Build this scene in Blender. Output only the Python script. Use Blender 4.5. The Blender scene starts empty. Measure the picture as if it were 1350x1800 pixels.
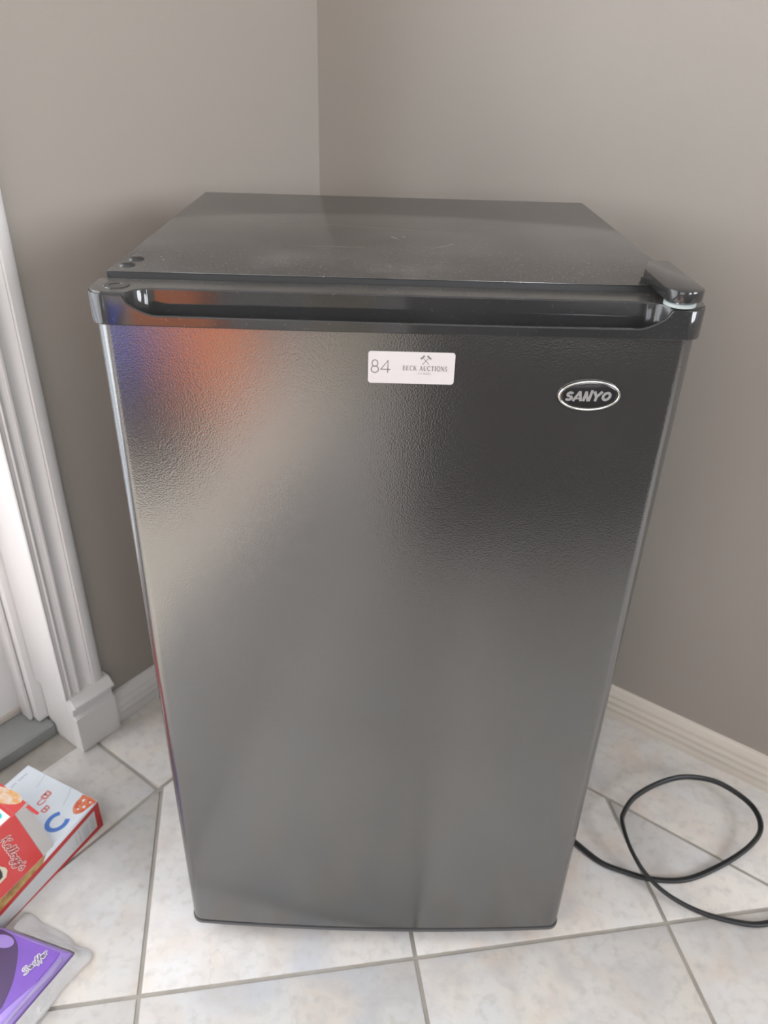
import bpy, bmesh, math, random
from mathutils import Vector, Matrix

random.seed(7)
C = bpy.context.scene
COL = C.collection

# ------------------------------------------------------------------ camera
PITCH, ROLL, YAW = 0.53623, 0.03088, -0.01137
CAM = Vector((-0.01269, -0.59619, 1.01955))
FPX = 1372.363
fw = Vector((0, math.cos(PITCH), -math.sin(PITCH)))
up0 = Vector((0, math.sin(PITCH), math.cos(PITCH)))
rt0 = Vector((1, 0, 0))
rt = rt0 * math.cos(ROLL) + up0 * math.sin(ROLL)
up = -rt0 * math.sin(ROLL) + up0 * math.cos(ROLL)
RZ = Matrix.Rotation(YAW, 3, 'Z')
rt, up, fw = RZ @ rt, RZ @ up, RZ @ fw
cd = bpy.data.cameras.new('camera')
cam = bpy.data.objects.new('camera', cd)
COL.objects.link(cam)
m = Matrix((rt, up, -fw)).transposed().to_4x4()
m.translation = CAM
cam.matrix_world = m
cd.sensor_fit = 'VERTICAL'
cd.sensor_height = 36.0
cd.sensor_width = 27.0
cd.lens = FPX * 36.0 / 1800.0
cd.clip_start = 0.02
cd.dof.use_dof = True
cd.dof.focus_distance = 0.72
cd.dof.aperture_fstop = 7.5
C.camera = cam

# ------------------------------------------------------------------ world, light, exposure
EXPOSURE = -0.15
w = bpy.data.worlds.new('world')
C.world = w
w.use_nodes = True
bg = w.node_tree.nodes['Background']
bg.inputs['Color'].default_value = (0.80, 0.88, 1.0, 1)
bg.inputs['Strength'].default_value = 3.0
C.view_settings.view_transform = 'Standard'
C.view_settings.look = 'None'
C.view_settings.gamma = 1
C.view_settings.use_curve_mapping = False
C.view_settings.exposure = EXPOSURE

# wall frame: K = room corner, R runs along the right wall, L along the left wall
WA = 0.63971
K = Vector((-0.12395, 0.83894, 0))
R = Vector((math.cos(WA), -math.sin(WA), 0))
L = Vector((-math.sin(WA), -math.cos(WA), 0))
RU, LW, HC = 3.7, 4.3, 2.44          # room size along R, along L, ceiling height


def wp(u, v, z=0.0):
    """u = distance from the left wall, v = distance from the right wall"""
    return K + R * u + L * v + Vector((0, 0, z))


def area(name, loc, direction, sx, sy, power, color):
    ld = bpy.data.lights.new(name, 'AREA')
    ld.shape = 'RECTANGLE'
    ld.size, ld.size_y = sx, sy
    ld.energy = power
    ld.color = color
    o = bpy.data.objects.new(name, ld)
    COL.objects.link(o)
    o.location = loc
    o.rotation_euler = direction.to_track_quat('-Z', 'Z').to_euler()
    return o


# daylight through the glazed door (left wall) and through three windows outside the frame
area('daylight_door', wp(-0.30, 2.15, 1.15), R, 2.5, 1.9, 50, (1.0, 0.985, 0.95))
area('daylight_window', wp(RU + 0.30, 0.72, 1.60), -R, 1.2, 1.15, 90, (0.91, 0.94, 1.0))
area('daylight_side_window', wp(RU + 0.30, 2.75, 1.55), -R, 1.3, 1.2, 74, (0.94, 0.96, 1.0))
area('daylight_back_window', wp(1.5, LW + 0.30, 1.5), -L, 1.7, 1.3, 15, (1.0, 0.98, 0.96))

# low sun through the glazed door: it falls on the floor behind the camera
sd = bpy.data.lights.new('sun', 'SUN')
sd.energy = 12.5
sd.angle = math.radians(0.6)
sd.color = (1.0, 0.90, 0.76)
so = bpy.data.objects.new('sun', sd)
COL.objects.link(so)
so.rotation_euler = ((R * 0.78 + L * 0.62).normalized() * math.cos(math.radians(40)) - Vector((0, 0, math.sin(math.radians(40))))).to_track_quat('-Z', 'Z').to_euler()

# ------------------------------------------------------------------ materials
MATS = {}


def mat(name, color, rough=0.5, metallic=0.0, ior=1.5, noise=0.0, nscale=8.0, bump=0.0, bscale=60.0,
        alpha=1.0, trans=0.0, coat=0.0, color2=None, bdist=0.001, rough_noise=0.0):
    if name in MATS:
        return MATS[name]
    mt = bpy.data.materials.new(name)
    mt.use_nodes = True
    nt = mt.node_tree
    b = nt.nodes['Principled BSDF']
    b.inputs['Base Color'].default_value = (*color, 1)
    b.inputs['Roughness'].default_value = rough
    b.inputs['Metallic'].default_value = metallic
    b.inputs['IOR'].default_value = ior
    b.inputs['Alpha'].default_value = alpha
    b.inputs['Transmission Weight'].default_value = trans
    b.inputs['Coat Weight'].default_value = coat
    tc = nt.nodes.new('ShaderNodeTexCoord')
    if noise > 0:
        n = nt.nodes.new('ShaderNodeTexNoise')
        n.inputs['Scale'].default_value = nscale
        n.inputs['Detail'].default_value = 5
        nt.links.new(tc.outputs['Object'], n.inputs['Vector'])
        mx = nt.nodes.new('ShaderNodeMix')
        mx.data_type = 'RGBA'
        c2 = color2 or tuple(c * (1 - noise) for c in color)
        mx.inputs['A'].default_value = (*color, 1)
        mx.inputs['B'].default_value = (*c2, 1)
        rp = nt.nodes.new('ShaderNodeMapRange')
        rp.inputs['From Min'].default_value = 0.35
        rp.inputs['From Max'].default_value = 0.65
        nt.links.new(n.outputs['Fac'], rp.inputs['Value'])
        nt.links.new(rp.outputs['Result'], mx.inputs['Factor'])
        nt.links.new(mx.outputs['Result'], b.inputs['Base Color'])
        if rough_noise:
            rr = nt.nodes.new('ShaderNodeMapRange')
            rr.inputs['To Min'].default_value = rough
            rr.inputs['To Max'].default_value = rough + rough_noise
            nt.links.new(n.outputs['Fac'], rr.inputs['Value'])
            nt.links.new(rr.outputs['Result'], b.inputs['Roughness'])
    if bump > 0:
        n2 = nt.nodes.new('ShaderNodeTexNoise')
        n2.inputs['Scale'].default_value = bscale
        n2.inputs['Detail'].default_value = 3
        nt.links.new(tc.outputs['Object'], n2.inputs['Vector'])
        bp = nt.nodes.new('ShaderNodeBump')
        bp.inputs['Strength'].default_value = bump
        bp.inputs['Distance'].default_value = bdist
        nt.links.new(n2.outputs['Fac'], bp.inputs['Height'])
        nt.links.new(bp.outputs['Normal'], b.inputs['Normal'])
    MATS[name] = mt
    return mt


M_wall = mat('wall_paint', (0.375, 0.338, 0.298), 0.55, bump=0.12, bscale=420, noise=0.03, nscale=3)
M_ceil = mat('ceiling_paint', (0.78, 0.77, 0.74), 0.8, bump=0.2, bscale=200)
M_white = mat('white_trim_paint', (0.80, 0.785, 0.77), 0.32, noise=0.02, nscale=5)
M_cream = mat('cream_baseboard_paint', (0.72, 0.66, 0.58), 0.4, noise=0.03, nscale=5)
M_sill = mat('grey_sill', (0.30, 0.31, 0.30), 0.45, noise=0.1, nscale=12)
M_grout = mat('grout', (0.42, 0.39, 0.345), 0.9, noise=0.15, nscale=30, bump=0.3, bscale=300)
M_rubber = mat('dark_rubber', (0.02, 0.02, 0.02), 0.55)
M_cord = mat('cord_rubber', (0.022, 0.024, 0.026), 0.42, bump=0.1, bscale=200)
M_chrome = mat('chrome', (0.75, 0.74, 0.71), 0.16, metallic=1.0)
M_washer = mat('washer_plastic', (0.45, 0.50, 0.49), 0.25)
M_ink = mat('grey_ink', (0.17, 0.16, 0.158), 0.6)
M_inklight = mat('pale_grey_ink', (0.38, 0.36, 0.36), 0.6)
M_label = mat('label_paper', (0.57, 0.525, 0.52), 0.5, noise=0.015, nscale=40)
M_badge = mat('badge_black', (0.022, 0.021, 0.021), 0.12, coat=0.3)
M_badge_ink = mat('badge_grey_ink', (0.26, 0.25, 0.245), 0.35)


def tile_material():
    mt = bpy.data.materials.new('glazed_floor_tile')
    mt.use_nodes = True
    nt = mt.node_tree
    N, Lk = nt.nodes, nt.links
    b = N['Principled BSDF']
    tc = N.new('ShaderNodeTexCoord')
    oi = N.new('ShaderNodeObjectInfo')
    vm = N.new('ShaderNodeVectorMath'); vm.operation = 'ADD'
    mul = N.new('ShaderNodeMath'); mul.operation = 'MULTIPLY'; mul.inputs[1].default_value = 37.0
    cx = N.new('ShaderNodeCombineXYZ')
    Lk.new(oi.outputs['Random'], mul.inputs[0])
    Lk.new(mul.outputs[0], cx.inputs[0]); Lk.new(mul.outputs[0], cx.inputs[1])
    Lk.new(tc.outputs['Object'], vm.inputs[0]); Lk.new(cx.outputs[0], vm.inputs[1])
    V = vm.outputs[0]

    def noise(scale, detail=4, dist=0.0):
        n = N.new('ShaderNodeTexNoise'); n.inputs['Scale'].default_value = scale
        n.inputs['Detail'].default_value = detail; n.inputs['Distortion'].default_value = dist
        Lk.new(V, n.inputs['Vector']); return n.outputs['Fac']

    def ramp(sock, a, bb):
        r = N.new('ShaderNodeMapRange'); r.inputs['From Min'].default_value = a; r.inputs['From Max'].default_value = bb
        Lk.new(sock, r.inputs['Value']); return r.outputs['Result']

    def mix(fac, A, B):
        x = N.new('ShaderNodeMix'); x.data_type = 'RGBA'
        Lk.new(fac, x.inputs['Factor'])
        for s, val in (('A', A), ('B', B)):
            if isinstance(val, tuple): x.inputs[s].default_value = (*val, 1)
            else: Lk.new(val, x.inputs[s])
        return x.outputs['Result']
    c = mix(ramp(noise(6, 4, .6), .42, .62), (0.76, 0.715, 0.66), (0.71, 0.70, 0.685))
    c = mix(ramp(noise(9, 5, .8), .52, .75), c, (0.69, 0.59, 0.51))
    c = mix(ramp(noise(5, 5, 1.2), .56, .72), c, (0.60, 0.61, 0.64))
    c = mix(ramp(noise(70, 4), .50, .85), c, (0.56, 0.53, 0.50))
    c = mix(ramp(noise(16, 6, .5), .50, .80), c, (0.60, 0.575, 0.56))
    # cleft edges, thin as in slate
    lay = N.new('ShaderNodeTexNoise'); lay.inputs['Scale'].default_value = 3.2; lay.inputs['Detail'].default_value = 6
    lay.inputs['Distortion'].default_value = 0.9
    Lk.new(V, lay.inputs['Vector'])
    st = N.new('ShaderNodeMath'); st.operation = 'MULTIPLY'; st.inputs[1].default_value = 7.0
    Lk.new(lay.outputs['Fac'], st.inputs[0])
    fr = N.new('ShaderNodeMath'); fr.operation = 'FRACT'; Lk.new(st.outputs[0], fr.inputs[0])
    edge = ramp(fr.outputs[0], 0.0, 0.05)
    inv = N.new('ShaderNodeMath'); inv.operation = 'SUBTRACT'; inv.inputs[0].default_value = 1.0
    Lk.new(edge, inv.inputs[1])
    gate = N.new('ShaderNodeMath'); gate.operation = 'MULTIPLY'
    Lk.new(inv.outputs[0], gate.inputs[0]); Lk.new(ramp(noise(5, 3), .5, .62), gate.inputs[1])
    g2 = N.new('ShaderNodeMath'); g2.operation = 'MULTIPLY'; g2.inputs[1].default_value = 0.24
    Lk.new(gate.outputs[0], g2.inputs[0])
    c = mix(g2.outputs[0], c, (0.40, 0.37, 0.35))
    Lk.new(c, b.inputs['Base Color'])
    h = N.new('ShaderNodeMath'); h.operation = 'SNAP'; h.inputs[1].default_value = 1.0
    Lk.new(st.outputs[0], h.inputs[0])
    h2 = N.new('ShaderNodeMath'); h2.operation = 'MULTIPLY_ADD'; h2.inputs[1].default_value = 0.25
    Lk.new(h.outputs[0], h2.inputs[0]); Lk.new(noise(30, 6), h2.inputs[2])
    bp = N.new('ShaderNodeBump'); bp.inputs['Strength'].default_value = 0.5; bp.inputs['Distance'].default_value = 0.0018
    Lk.new(h2.outputs[0], bp.inputs['Height']); Lk.new(bp.outputs['Normal'], b.inputs['Normal'])
    b.inputs['Roughness'].default_value = 0.42
    return mt


M_tile = tile_material()


def fridge_material(name, base, rough, ior, grain, gscale, dust=0.0, scratches=False, dist=0.0006, smudge=0.0):
    mt = bpy.data.materials.new(name)
    mt.use_nodes = True
    nt = mt.node_tree
    N, Lk = nt.nodes, nt.links
    b = N['Principled BSDF']
    b.inputs['Roughness'].default_value = rough
    b.inputs['IOR'].default_value = ior
    tc = N.new('ShaderNodeTexCoord')
    V = tc.outputs['Object']
    col = N.new('ShaderNodeMix'); col.data_type = 'RGBA'
    col.inputs['A'].default_value = (*base, 1)
    col.inputs['B'].default_value = (0.34, 0.33, 0.31, 1)
    col.inputs['Factor'].default_value = 0.0
    Lk.new(col.outputs['Result'], b.inputs['Base Color'])
    fac = None
    if dust > 0:
        n = N.new('ShaderNodeTexNoise'); n.inputs['Scale'].default_value = 420; n.inputs['Detail'].default_value = 2
        Lk.new(V, n.inputs['Vector'])
        r = N.new('ShaderNodeMapRange'); r.inputs['From Min'].default_value = 0.655; r.inputs['From Max'].default_value = 0.70
        Lk.new(n.outputs['Fac'], r.inputs['Value'])
        n2 = N.new('ShaderNodeTexNoise'); n2.inputs['Scale'].default_value = 11; n2.inputs['Detail'].default_value = 5
        Lk.new(V, n2.inputs['Vector'])
        r2 = N.new('ShaderNodeMapRange'); r2.inputs['From Min'].default_value = 0.42; r2.inputs['From Max'].default_value = 0.75
        r2.inputs['To Max'].default_value = 0.22 * dust
        Lk.new(n2.outputs['Fac'], r2.inputs['Value'])
        ad = N.new('ShaderNodeMath'); ad.operation = 'MULTIPLY_ADD'; ad.inputs[1].default_value = 0.35 * dust
        Lk.new(r.outputs['Result'], ad.inputs[0]); Lk.new(r2.outputs['Result'], ad.inputs[2])
        fac = ad.outputs[0]
    if scratches:
        # long faint scuff lines running across the top
        for (sc, rot, thr, amt) in ((9, 0.08, 0.965, 0.5), (14, 0.55, 0.975, 0.35), (23, -0.15, 0.97, 0.25)):
            mp = N.new('ShaderNodeMapping'); mp.inputs['Rotation'].default_value = (0, 0, rot)
            mp.inputs['Scale'].default_value = (0.28, 1, 1)
            Lk.new(V, mp.inputs['Vector'])
            n = N.new('ShaderNodeTexNoise'); n.inputs['Scale'].default_value = sc; n.inputs['Detail'].default_value = 1
            Lk.new(mp.outputs[0], n.inputs['Vector'])
            s = N.new('ShaderNodeMath'); s.operation = 'SUBTRACT'; s.inputs[1].default_value = 0.5
            Lk.new(n.outputs['Fac'], s.inputs[0])
            a = N.new('ShaderNodeMath'); a.operation = 'ABSOLUTE'; Lk.new(s.outputs[0], a.inputs[0])
            r = N.new('ShaderNodeMapRange'); r.inputs['From Min'].default_value = 0.0; r.inputs['From Max'].default_value = 0.006
            r.inputs['To Min'].default_value = 1; r.inputs['To Max'].default_value = 0
            Lk.new(a.outputs[0], r.inputs['Value'])
            g = N.new('ShaderNodeTexNoise'); g.inputs['Scale'].default_value = 7; Lk.new(V, g.inputs['Vector'])
            gr = N.new('ShaderNodeMapRange'); gr.inputs['From Min'].default_value = 0.58; gr.inputs['From Max'].default_value = 0.72
            gr.inputs['To Max'].default_value = amt * 0.5
            Lk.new(g.outputs['Fac'], gr.inputs['Value'])
            ml = N.new('ShaderNodeMath'); ml.operation = 'MULTIPLY'
            Lk.new(r.outputs['Result'], ml.inputs[0]); Lk.new(gr.outputs['Result'], ml.inputs[1])
            if fac is None: fac = ml.outputs[0]
            else:
                mx = N.new('ShaderNodeMath'); mx.operation = 'MAXIMUM'
                Lk.new(fac, mx.inputs[0]); Lk.new(ml.outputs[0], mx.inputs[1]); fac = mx.outputs[0]
    if fac is not None:
        Lk.new(fac, col.inputs['Factor'])
    if smudge > 0:
        n = N.new('ShaderNodeTexNoise'); n.inputs['Scale'].default_value = 7; n.inputs['Detail'].default_value = 2
        Lk.new(V, n.inputs['Vector'])
        r = N.new('ShaderNodeMapRange'); r.inputs['From Min'].default_value = 0.45; r.inputs['From Max'].default_value = 0.75
        r.inputs['To Min'].default_value = rough; r.inputs['To Max'].default_value = rough + smudge
        Lk.new(n.outputs['Fac'], r.inputs['Value']); Lk.new(r.outputs['Result'], b.inputs['Roughness'])
    if grain > 0:
        n = N.new('ShaderNodeTexNoise'); n.inputs['Scale'].default_value = gscale; n.inputs['Detail'].default_value = 2
        Lk.new(V, n.inputs['Vector'])
        bp = N.new('ShaderNodeBump'); bp.inputs['Strength'].default_value = grain; bp.inputs['Distance'].default_value = dist
        Lk.new(n.outputs['Fac'], bp.inputs['Height']); Lk.new(bp.outputs['Normal'], b.inputs['Normal'])
    return mt


M_door = fridge_material('textured_black_steel', (0.034, 0.033, 0.032), 0.16, 2.32, 0.20, 700)
M_top = fridge_material('dusty_black_steel', (0.052, 0.049, 0.046), 0.16, 1.85, 0.05, 300, dust=0.85, scratches=True)
M_gloss = fridge_material('glossy_black_plastic', (0.028, 0.028, 0.028), 0.07, 1.55, 0.0, 1, dust=0.18)
M_dustrim = fridge_material('dusty_black_plastic', (0.07, 0.066, 0.062), 0.22, 1.5, 0.08, 500, dust=0.7)
M_side = fridge_material('black_cabinet_steel', (0.022, 0.022, 0.022), 0.3, 1.5, 0.15, 430)


# ------------------------------------------------------------------ mesh helpers
def link(name, me, parent=None, smooth=None):
    o = bpy.data.objects.new(name, me)
    COL.objects.link(o)
    if parent is not None:
        o.parent = parent
    if smooth:
        for p in me.polygons:
            p.use_smooth = True
        me.set_sharp_from_angle(angle=math.radians(smooth))
    return o


def obj_bm(name, bm, mt, parent=None, smooth=None, origin=None):
    """bmesh -> ONE mesh object; origin moves the object's origin without moving the shape"""
    bmesh.ops.recalc_face_normals(bm, faces=bm.faces)
    if origin is not None:
        bmesh.ops.translate(bm, verts=bm.verts, vec=-Vector(origin))
    me = bpy.data.meshes.new(name)
    bm.to_mesh(me)
    bm.free()
    for x in (mt if isinstance(mt, (list, tuple)) else [mt]):
        me.materials.append(x)
    o = link(name, me, parent, smooth)
    if origin is not None:
        o.location = Vector(origin) - (parent_loc(parent) if parent else Vector())
    elif parent is not None:
        o.location = -parent_loc(parent)
    return o


def parent_loc(p):
    loc = Vector()
    while p is not None:
        loc += p.location
        p = p.parent
    return loc


def empty(name, loc, label, cat, group=None):
    o = bpy.data.objects.new(name, None)
    COL.objects.link(o)
    o.empty_display_size = 0.05
    o.location = loc
    o['label'] = label
    o['category'] = cat
    if group:
        o['group'] = group
    return o


def add_hex(bm, pts):
    """8 points: bottom 4 then top 4"""
    v = [bm.verts.new(p) for p in pts]
    for f in ((0, 1, 2, 3), (4, 7, 6, 5), (0, 4, 5, 1), (1, 5, 6, 2), (2, 6, 7, 3), (3, 7, 4, 0)):
        bm.faces.new([v[i] for i in f])
    return v


def box_uv(bm, u0, u1, v0, v1, z0, z1):
    add_hex(bm, [wp(u0, v0, z0), wp(u1, v0, z0), wp(u1, v1, z0), wp(u0, v1, z0),
                 wp(u0, v0, z1), wp(u1, v0, z1), wp(u1, v1, z1), wp(u0, v1, z1)])


def box_xyz(bm, x0, x1, y0, y1, z0, z1):
    add_hex(bm, [Vector(p) for p in ((x0, y0, z0), (x1, y0, z0), (x1, y1, z0), (x0, y1, z0),
                                     (x0, y0, z1), (x1, y0, z1), (x1, y1, z1), (x0, y1, z1))])


def prism(bm, base, vec):
    """extrude a closed 3-D polygon along vec"""
    a = [bm.verts.new(p) for p in base]
    b = [bm.verts.new(Vector(p) + vec) for p in base]
    n = len(a)
    bm.faces.new(a)
    bm.faces.new(list(reversed(b)))
    for i in range(n):
        bm.faces.new([a[i], b[i], b[(i + 1) % n], a[(i + 1) % n]])
    return a, b


def bevel_all(bm, off, seg=2, angle=0.6):
    bmesh.ops.recalc_face_normals(bm, faces=bm.faces)
    ed = [e for e in bm.edges if len(e.link_faces) == 2 and e.calc_face_angle(0) > angle]
    bmesh.ops.bevel(bm, geom=ed, offset=off, segments=seg, profile=0.5, affect='EDGES')


def struct(o):
    o['kind'] = 'structure'
    return o


def arc(cx, cy, r, a0, a1, n):
    return [(cx + r * math.cos(math.radians(a0 + (a1 - a0) * i / n)),
             cy + r * math.sin(math.radians(a0 + (a1 - a0) * i / n))) for i in range(n + 1)]


def catmull(pts, sub=6, closed=False):
    out = []
    n = len(pts)
    rng = range(n if closed else n - 1)
    for i in rng:
        if closed:
            p0, p1, p2, p3 = (pts[(i + k - 1) % n] for k in range(4))
        else:
            p0, p1, p2, p3 = pts[max(i - 1, 0)], pts[i], pts[i + 1], pts[min(i + 2, n - 1)]
        for s in range(sub):
            t = s / sub
            out.append(tuple(0.5 * (2 * b + (c - a) * t + (2 * a - 5 * b + 4 * c - d) * t * t + (3 * b - a - 3 * c + d) * t ** 3)
                             for a, b, c, d in zip(p0, p1, p2, p3)))
    if not closed:
        out.append(tuple(pts[-1]))
    return out


# flat print: polylines drawn as flat ribbons in a plane (origin, ex, ey), h above it
def ribbons(bm, strokes, width, O, ex, ey, h, closed_eps=1e-6):
    nrm = ex.cross(ey).normalized()
    k = 0
    for st in strokes:
        wd = width
        if isinstance(st, dict):
            wd, st = st['w'], st['p']
        k += 1
        cl = len(st) > 2 and (Vector(st[0]) - Vector(st[-1])).length < closed_eps
        pts = [Vector((p[0], p[1])) for p in (st[:-1] if cl else st)]
        n = len(pts)
        lft, rgt = [], []
        for i in range(n):
            a = pts[i - 1] if (i > 0 or cl) else None
            b = pts[(i + 1) % n] if (i < n - 1 or cl) else None
            d1 = (pts[i] - a).normalized() if a is not None else None
            d2 = (b - pts[i]).normalized() if b is not None else None
            d1 = d1 if d1 is not None else d2
            d2 = d2 if d2 is not None else d1
            t = d1 + d2
            t = t.normalized() if t.length > 1e-4 else d1
            nn = Vector((-t.y, t.x))
            c = max(0.5, nn.dot(Vector((-d1.y, d1.x))))
            off = nn * (wd / 2 / c)
            e = Vector((0, 0))
            if not cl and i == 0: e = -d2 * wd * 0.12
            if not cl and i == n - 1: e = d1 * wd * 0.12
            for lst, q in ((lft, pts[i] + off + e), (rgt, pts[i] - off + e)):
                lst.append(bm.verts.new(O + ex * q.x + ey * q.y + nrm * (h + k * 4e-6)))
        for i in range(n if cl else n - 1):
            j = (i + 1) % n
            bm.faces.new([lft[i], rgt[i], rgt[j], lft[j]])


def poly_flat(bm, pts, O, ex, ey, h):
    nrm = ex.cross(ey).normalized()
    bm.faces.new([bm.verts.new(O + ex * p[0] + ey * p[1] + nrm * h) for p in pts])


def flat_obj(name, bm, mt, parent):
    me = bpy.data.meshes.new(name)
    bm.to_mesh(me); bm.free()
    me.materials.append(mt)
    o = link(name, me, parent)
    o.location = -parent_loc(parent)
    return o


# ================================================================== SETTING
# ---- floor: grout bed + individual tiles (diagonal field, half-tile border along both walls)
TS, TA = 0.34997, 0.15645
TO = Vector((0.05313, -0.01696))
ta_, tb_ = Vector((math.cos(TA), math.sin(TA))), Vector((-math.sin(TA), math.cos(TA)))
G = 0.0029                       # half grout width
BL, BR = 0.1780, 0.1838          # border widths

bm = bmesh.new()
box_uv(bm, -0.12, RU + 0.1, -0.12, LW + 0.1, -0.06, -0.0022)
floor = struct(obj_bm('floor', bm, M_grout))


def clip(poly, nx, ny, d):
    """keep points with nx*u+ny*v >= d"""
    out = []
    for i in range(len(poly)):
        p, q = poly[i], poly[(i + 1) % len(poly)]
        sp, sq = nx * p[0] + ny * p[1] - d, nx * q[0] + ny * q[1] - d
        if sp >= 0: out.append(p)
        if (sp >= 0) != (sq >= 0):
            t = sp / (sp - sq)
            out.append((p[0] + t * (q[0] - p[0]), p[1] + t * (q[1] - p[1])))
    return out


def add_tile(poly_uv):
    if len(poly_uv) < 3: return
    A = 0.5 * sum(poly_uv[i][0] * poly_uv[(i + 1) % len(poly_uv)][1] - poly_uv[(i + 1) % len(poly_uv)][0] * poly_uv[i][1]
                  for i in range(len(poly_uv)))
    if abs(A) < 0.0006: return
    pts = [wp(u, v, 0) for u, v in poly_uv]
    cen = sum(pts, Vector()) / len(pts)
    b2 = bmesh.new()
    bev = 0.0022
    low = [b2.verts.new(p + Vector((0, 0, -0.006))) for p in pts]
    mid = [b2.verts.new(p + Vector((0, 0, -0.0009))) for p in pts]
    top = [b2.verts.new(cen + (p - cen) * max(0.0, 1 - bev / max((p - cen).length, 0.01)) ) for p in pts]
    n = len(pts)
    for i in range(n):
        j = (i + 1) % n
        b2.faces.new([low[i], low[j], mid[j], mid[i]])
        b2.faces.new([mid[i], mid[j], top[j], top[i]])
    b2.faces.new(top)
    o = obj_bm('tile', b2, M_tile, floor, smooth=50, origin=cen)


def to_uv(p):
    d = Vector((p.x, p.y, 0)) - K
    return (d.dot(R), d.dot(L))


for i in range(-14, 15):
    for j in range(-14, 15):
        quad = []
        for (si, sj) in ((0, 0), (1, 0), (1, 1), (0, 1)):
            q = TO + ta_ * TS * (i + si) + tb_ * TS * (j + sj)
            q += ta_ * (G if si == 0 else -G) + tb_ * (G if sj == 0 else -G)
            quad.append(to_uv(q))
        if max(q[0] for q in quad) < BL or max(q[1] for q in quad) < BR: continue
        if min(q[0] for q in quad) > RU or min(q[1] for q in quad) > LW: continue
        poly = clip(quad, 1, 0, BL + G)
        poly = clip(poly, 0, 1, BR + G) if poly else poly
        poly = clip(poly, -1, 0, -RU) if poly else poly
        poly = clip(poly, 0, -1, -LW) if poly else poly
        add_tile(poly)
# border tiles: left wall then right wall
ljoint = [BR, 0.262, 0.6125, 0.9625, 1.3125, 1.6625, 2.0125, 2.3625, 2.7125, 3.0625, 3.4125, 3.7625, LW]
for a_, b_ in zip(ljoint[:-1], ljoint[1:]):
    u0 = -0.05 if 0.7 < b_ < 3.45 else 0.004
    add_tile([(0.003, a_ + G), (BL - G, a_ + G), (BL - G, b_ - G), (0.003, b_ - G)])
rjoint = [BL, 0.275, 0.625, 1.012, 1.362, 1.712, 2.062, 2.412, 2.762, 3.112, 3.462, RU]
add_tile([(0.003, 0.003), (BL - G, 0.003), (BL - G, BR - G), (0.003, BR - G)])
for a_, b_ in zip(rjoint[:-1], rjoint[1:]):
    add_tile([(a_ + G, 0.003), (b_ - G, 0.003), (b_ - G, BR - G), (a_ + G, BR - G)])

# ---- walls
T = 0.12
D0, D1, DH = 0.6474, 3.46, 2.06         # door opening along the left wall, height
bm = bmesh.new()
box_uv(bm, -T, 0, -T, D0 - 0.0110, 0, HC)
box_uv(bm, -T, 0, D1, LW + T, 0, HC)
box_uv(bm, -T, 0, D0 - 0.0110, D1, DH, HC)
struct(obj_bm('wall_left', bm, M_wall))
bm = bmesh.new()
box_uv(bm, 0, RU + T, -T, 0, 0, HC)
struct(obj_bm('wall_right', bm, M_wall))
B0, B1, BZ0, BZ1 = 0.65, 2.35, 0.85, 2.1     # window in the back wall behind the camera
bm = bmesh.new()
box_uv(bm, 0, B0, LW, LW + T, 0, HC)
box_uv(bm, B1, RU + T, LW, LW + T, 0, HC)
box_uv(bm, B0, B1, LW, LW + T, 0, BZ0)
box_uv(bm, B0, B1, LW, LW + T, BZ1, HC)
struct(obj_bm('wall_back', bm, M_wall))
W0, W1, WZ0, WZ1 = 0.10, 1.34, 1.00, 2.16   # windows in the far wall (outside the frame)
V0, V1 = 2.08, 3.42
bm = bmesh.new()
box_uv(bm, RU, RU + T, 0, W0, 0, HC)
box_uv(bm, RU, RU + T, W1, V0, 0, HC)
box_uv(bm, RU, RU + T, V1, LW, 0, HC)
for q0_, q1_ in ((W0, W1), (V0, V1)):
    box_uv(bm, RU, RU + T, q0_, q1_, 0, WZ0)
    box_uv(bm, RU, RU + T, q0_, q1_, WZ1, HC)
struct(obj_bm('wall_far', bm, M_wall))
bm = bmesh.new()
box_uv(bm, -T, RU + T, -T, LW + T, HC, HC + 0.1)
struct(obj_bm('ceiling', bm, M_ceil))

# glass that lets daylight through
gm = bpy.data.materials.new('window_glass')
gm.use_nodes = True
nt = gm.node_tree
nt.nodes.remove(nt.nodes['Principled BSDF'])
tr = nt.nodes.new('ShaderNodeBsdfTransparent')
gl = nt.nodes.new('ShaderNodeBsdfGlossy'); gl.inputs['Roughness'].default_value = 0.03
mxs = nt.nodes.new('ShaderNodeMixShader')
mxs.inputs[0].default_value = 0.05
nt.links.new(tr.outputs[0], mxs.inputs[1]); nt.links.new(gl.outputs[0], mxs.inputs[2])
nt.links.new(mxs.outputs[0], nt.nodes['Material Output'].inputs['Surface'])
M_glass = gm


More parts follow.
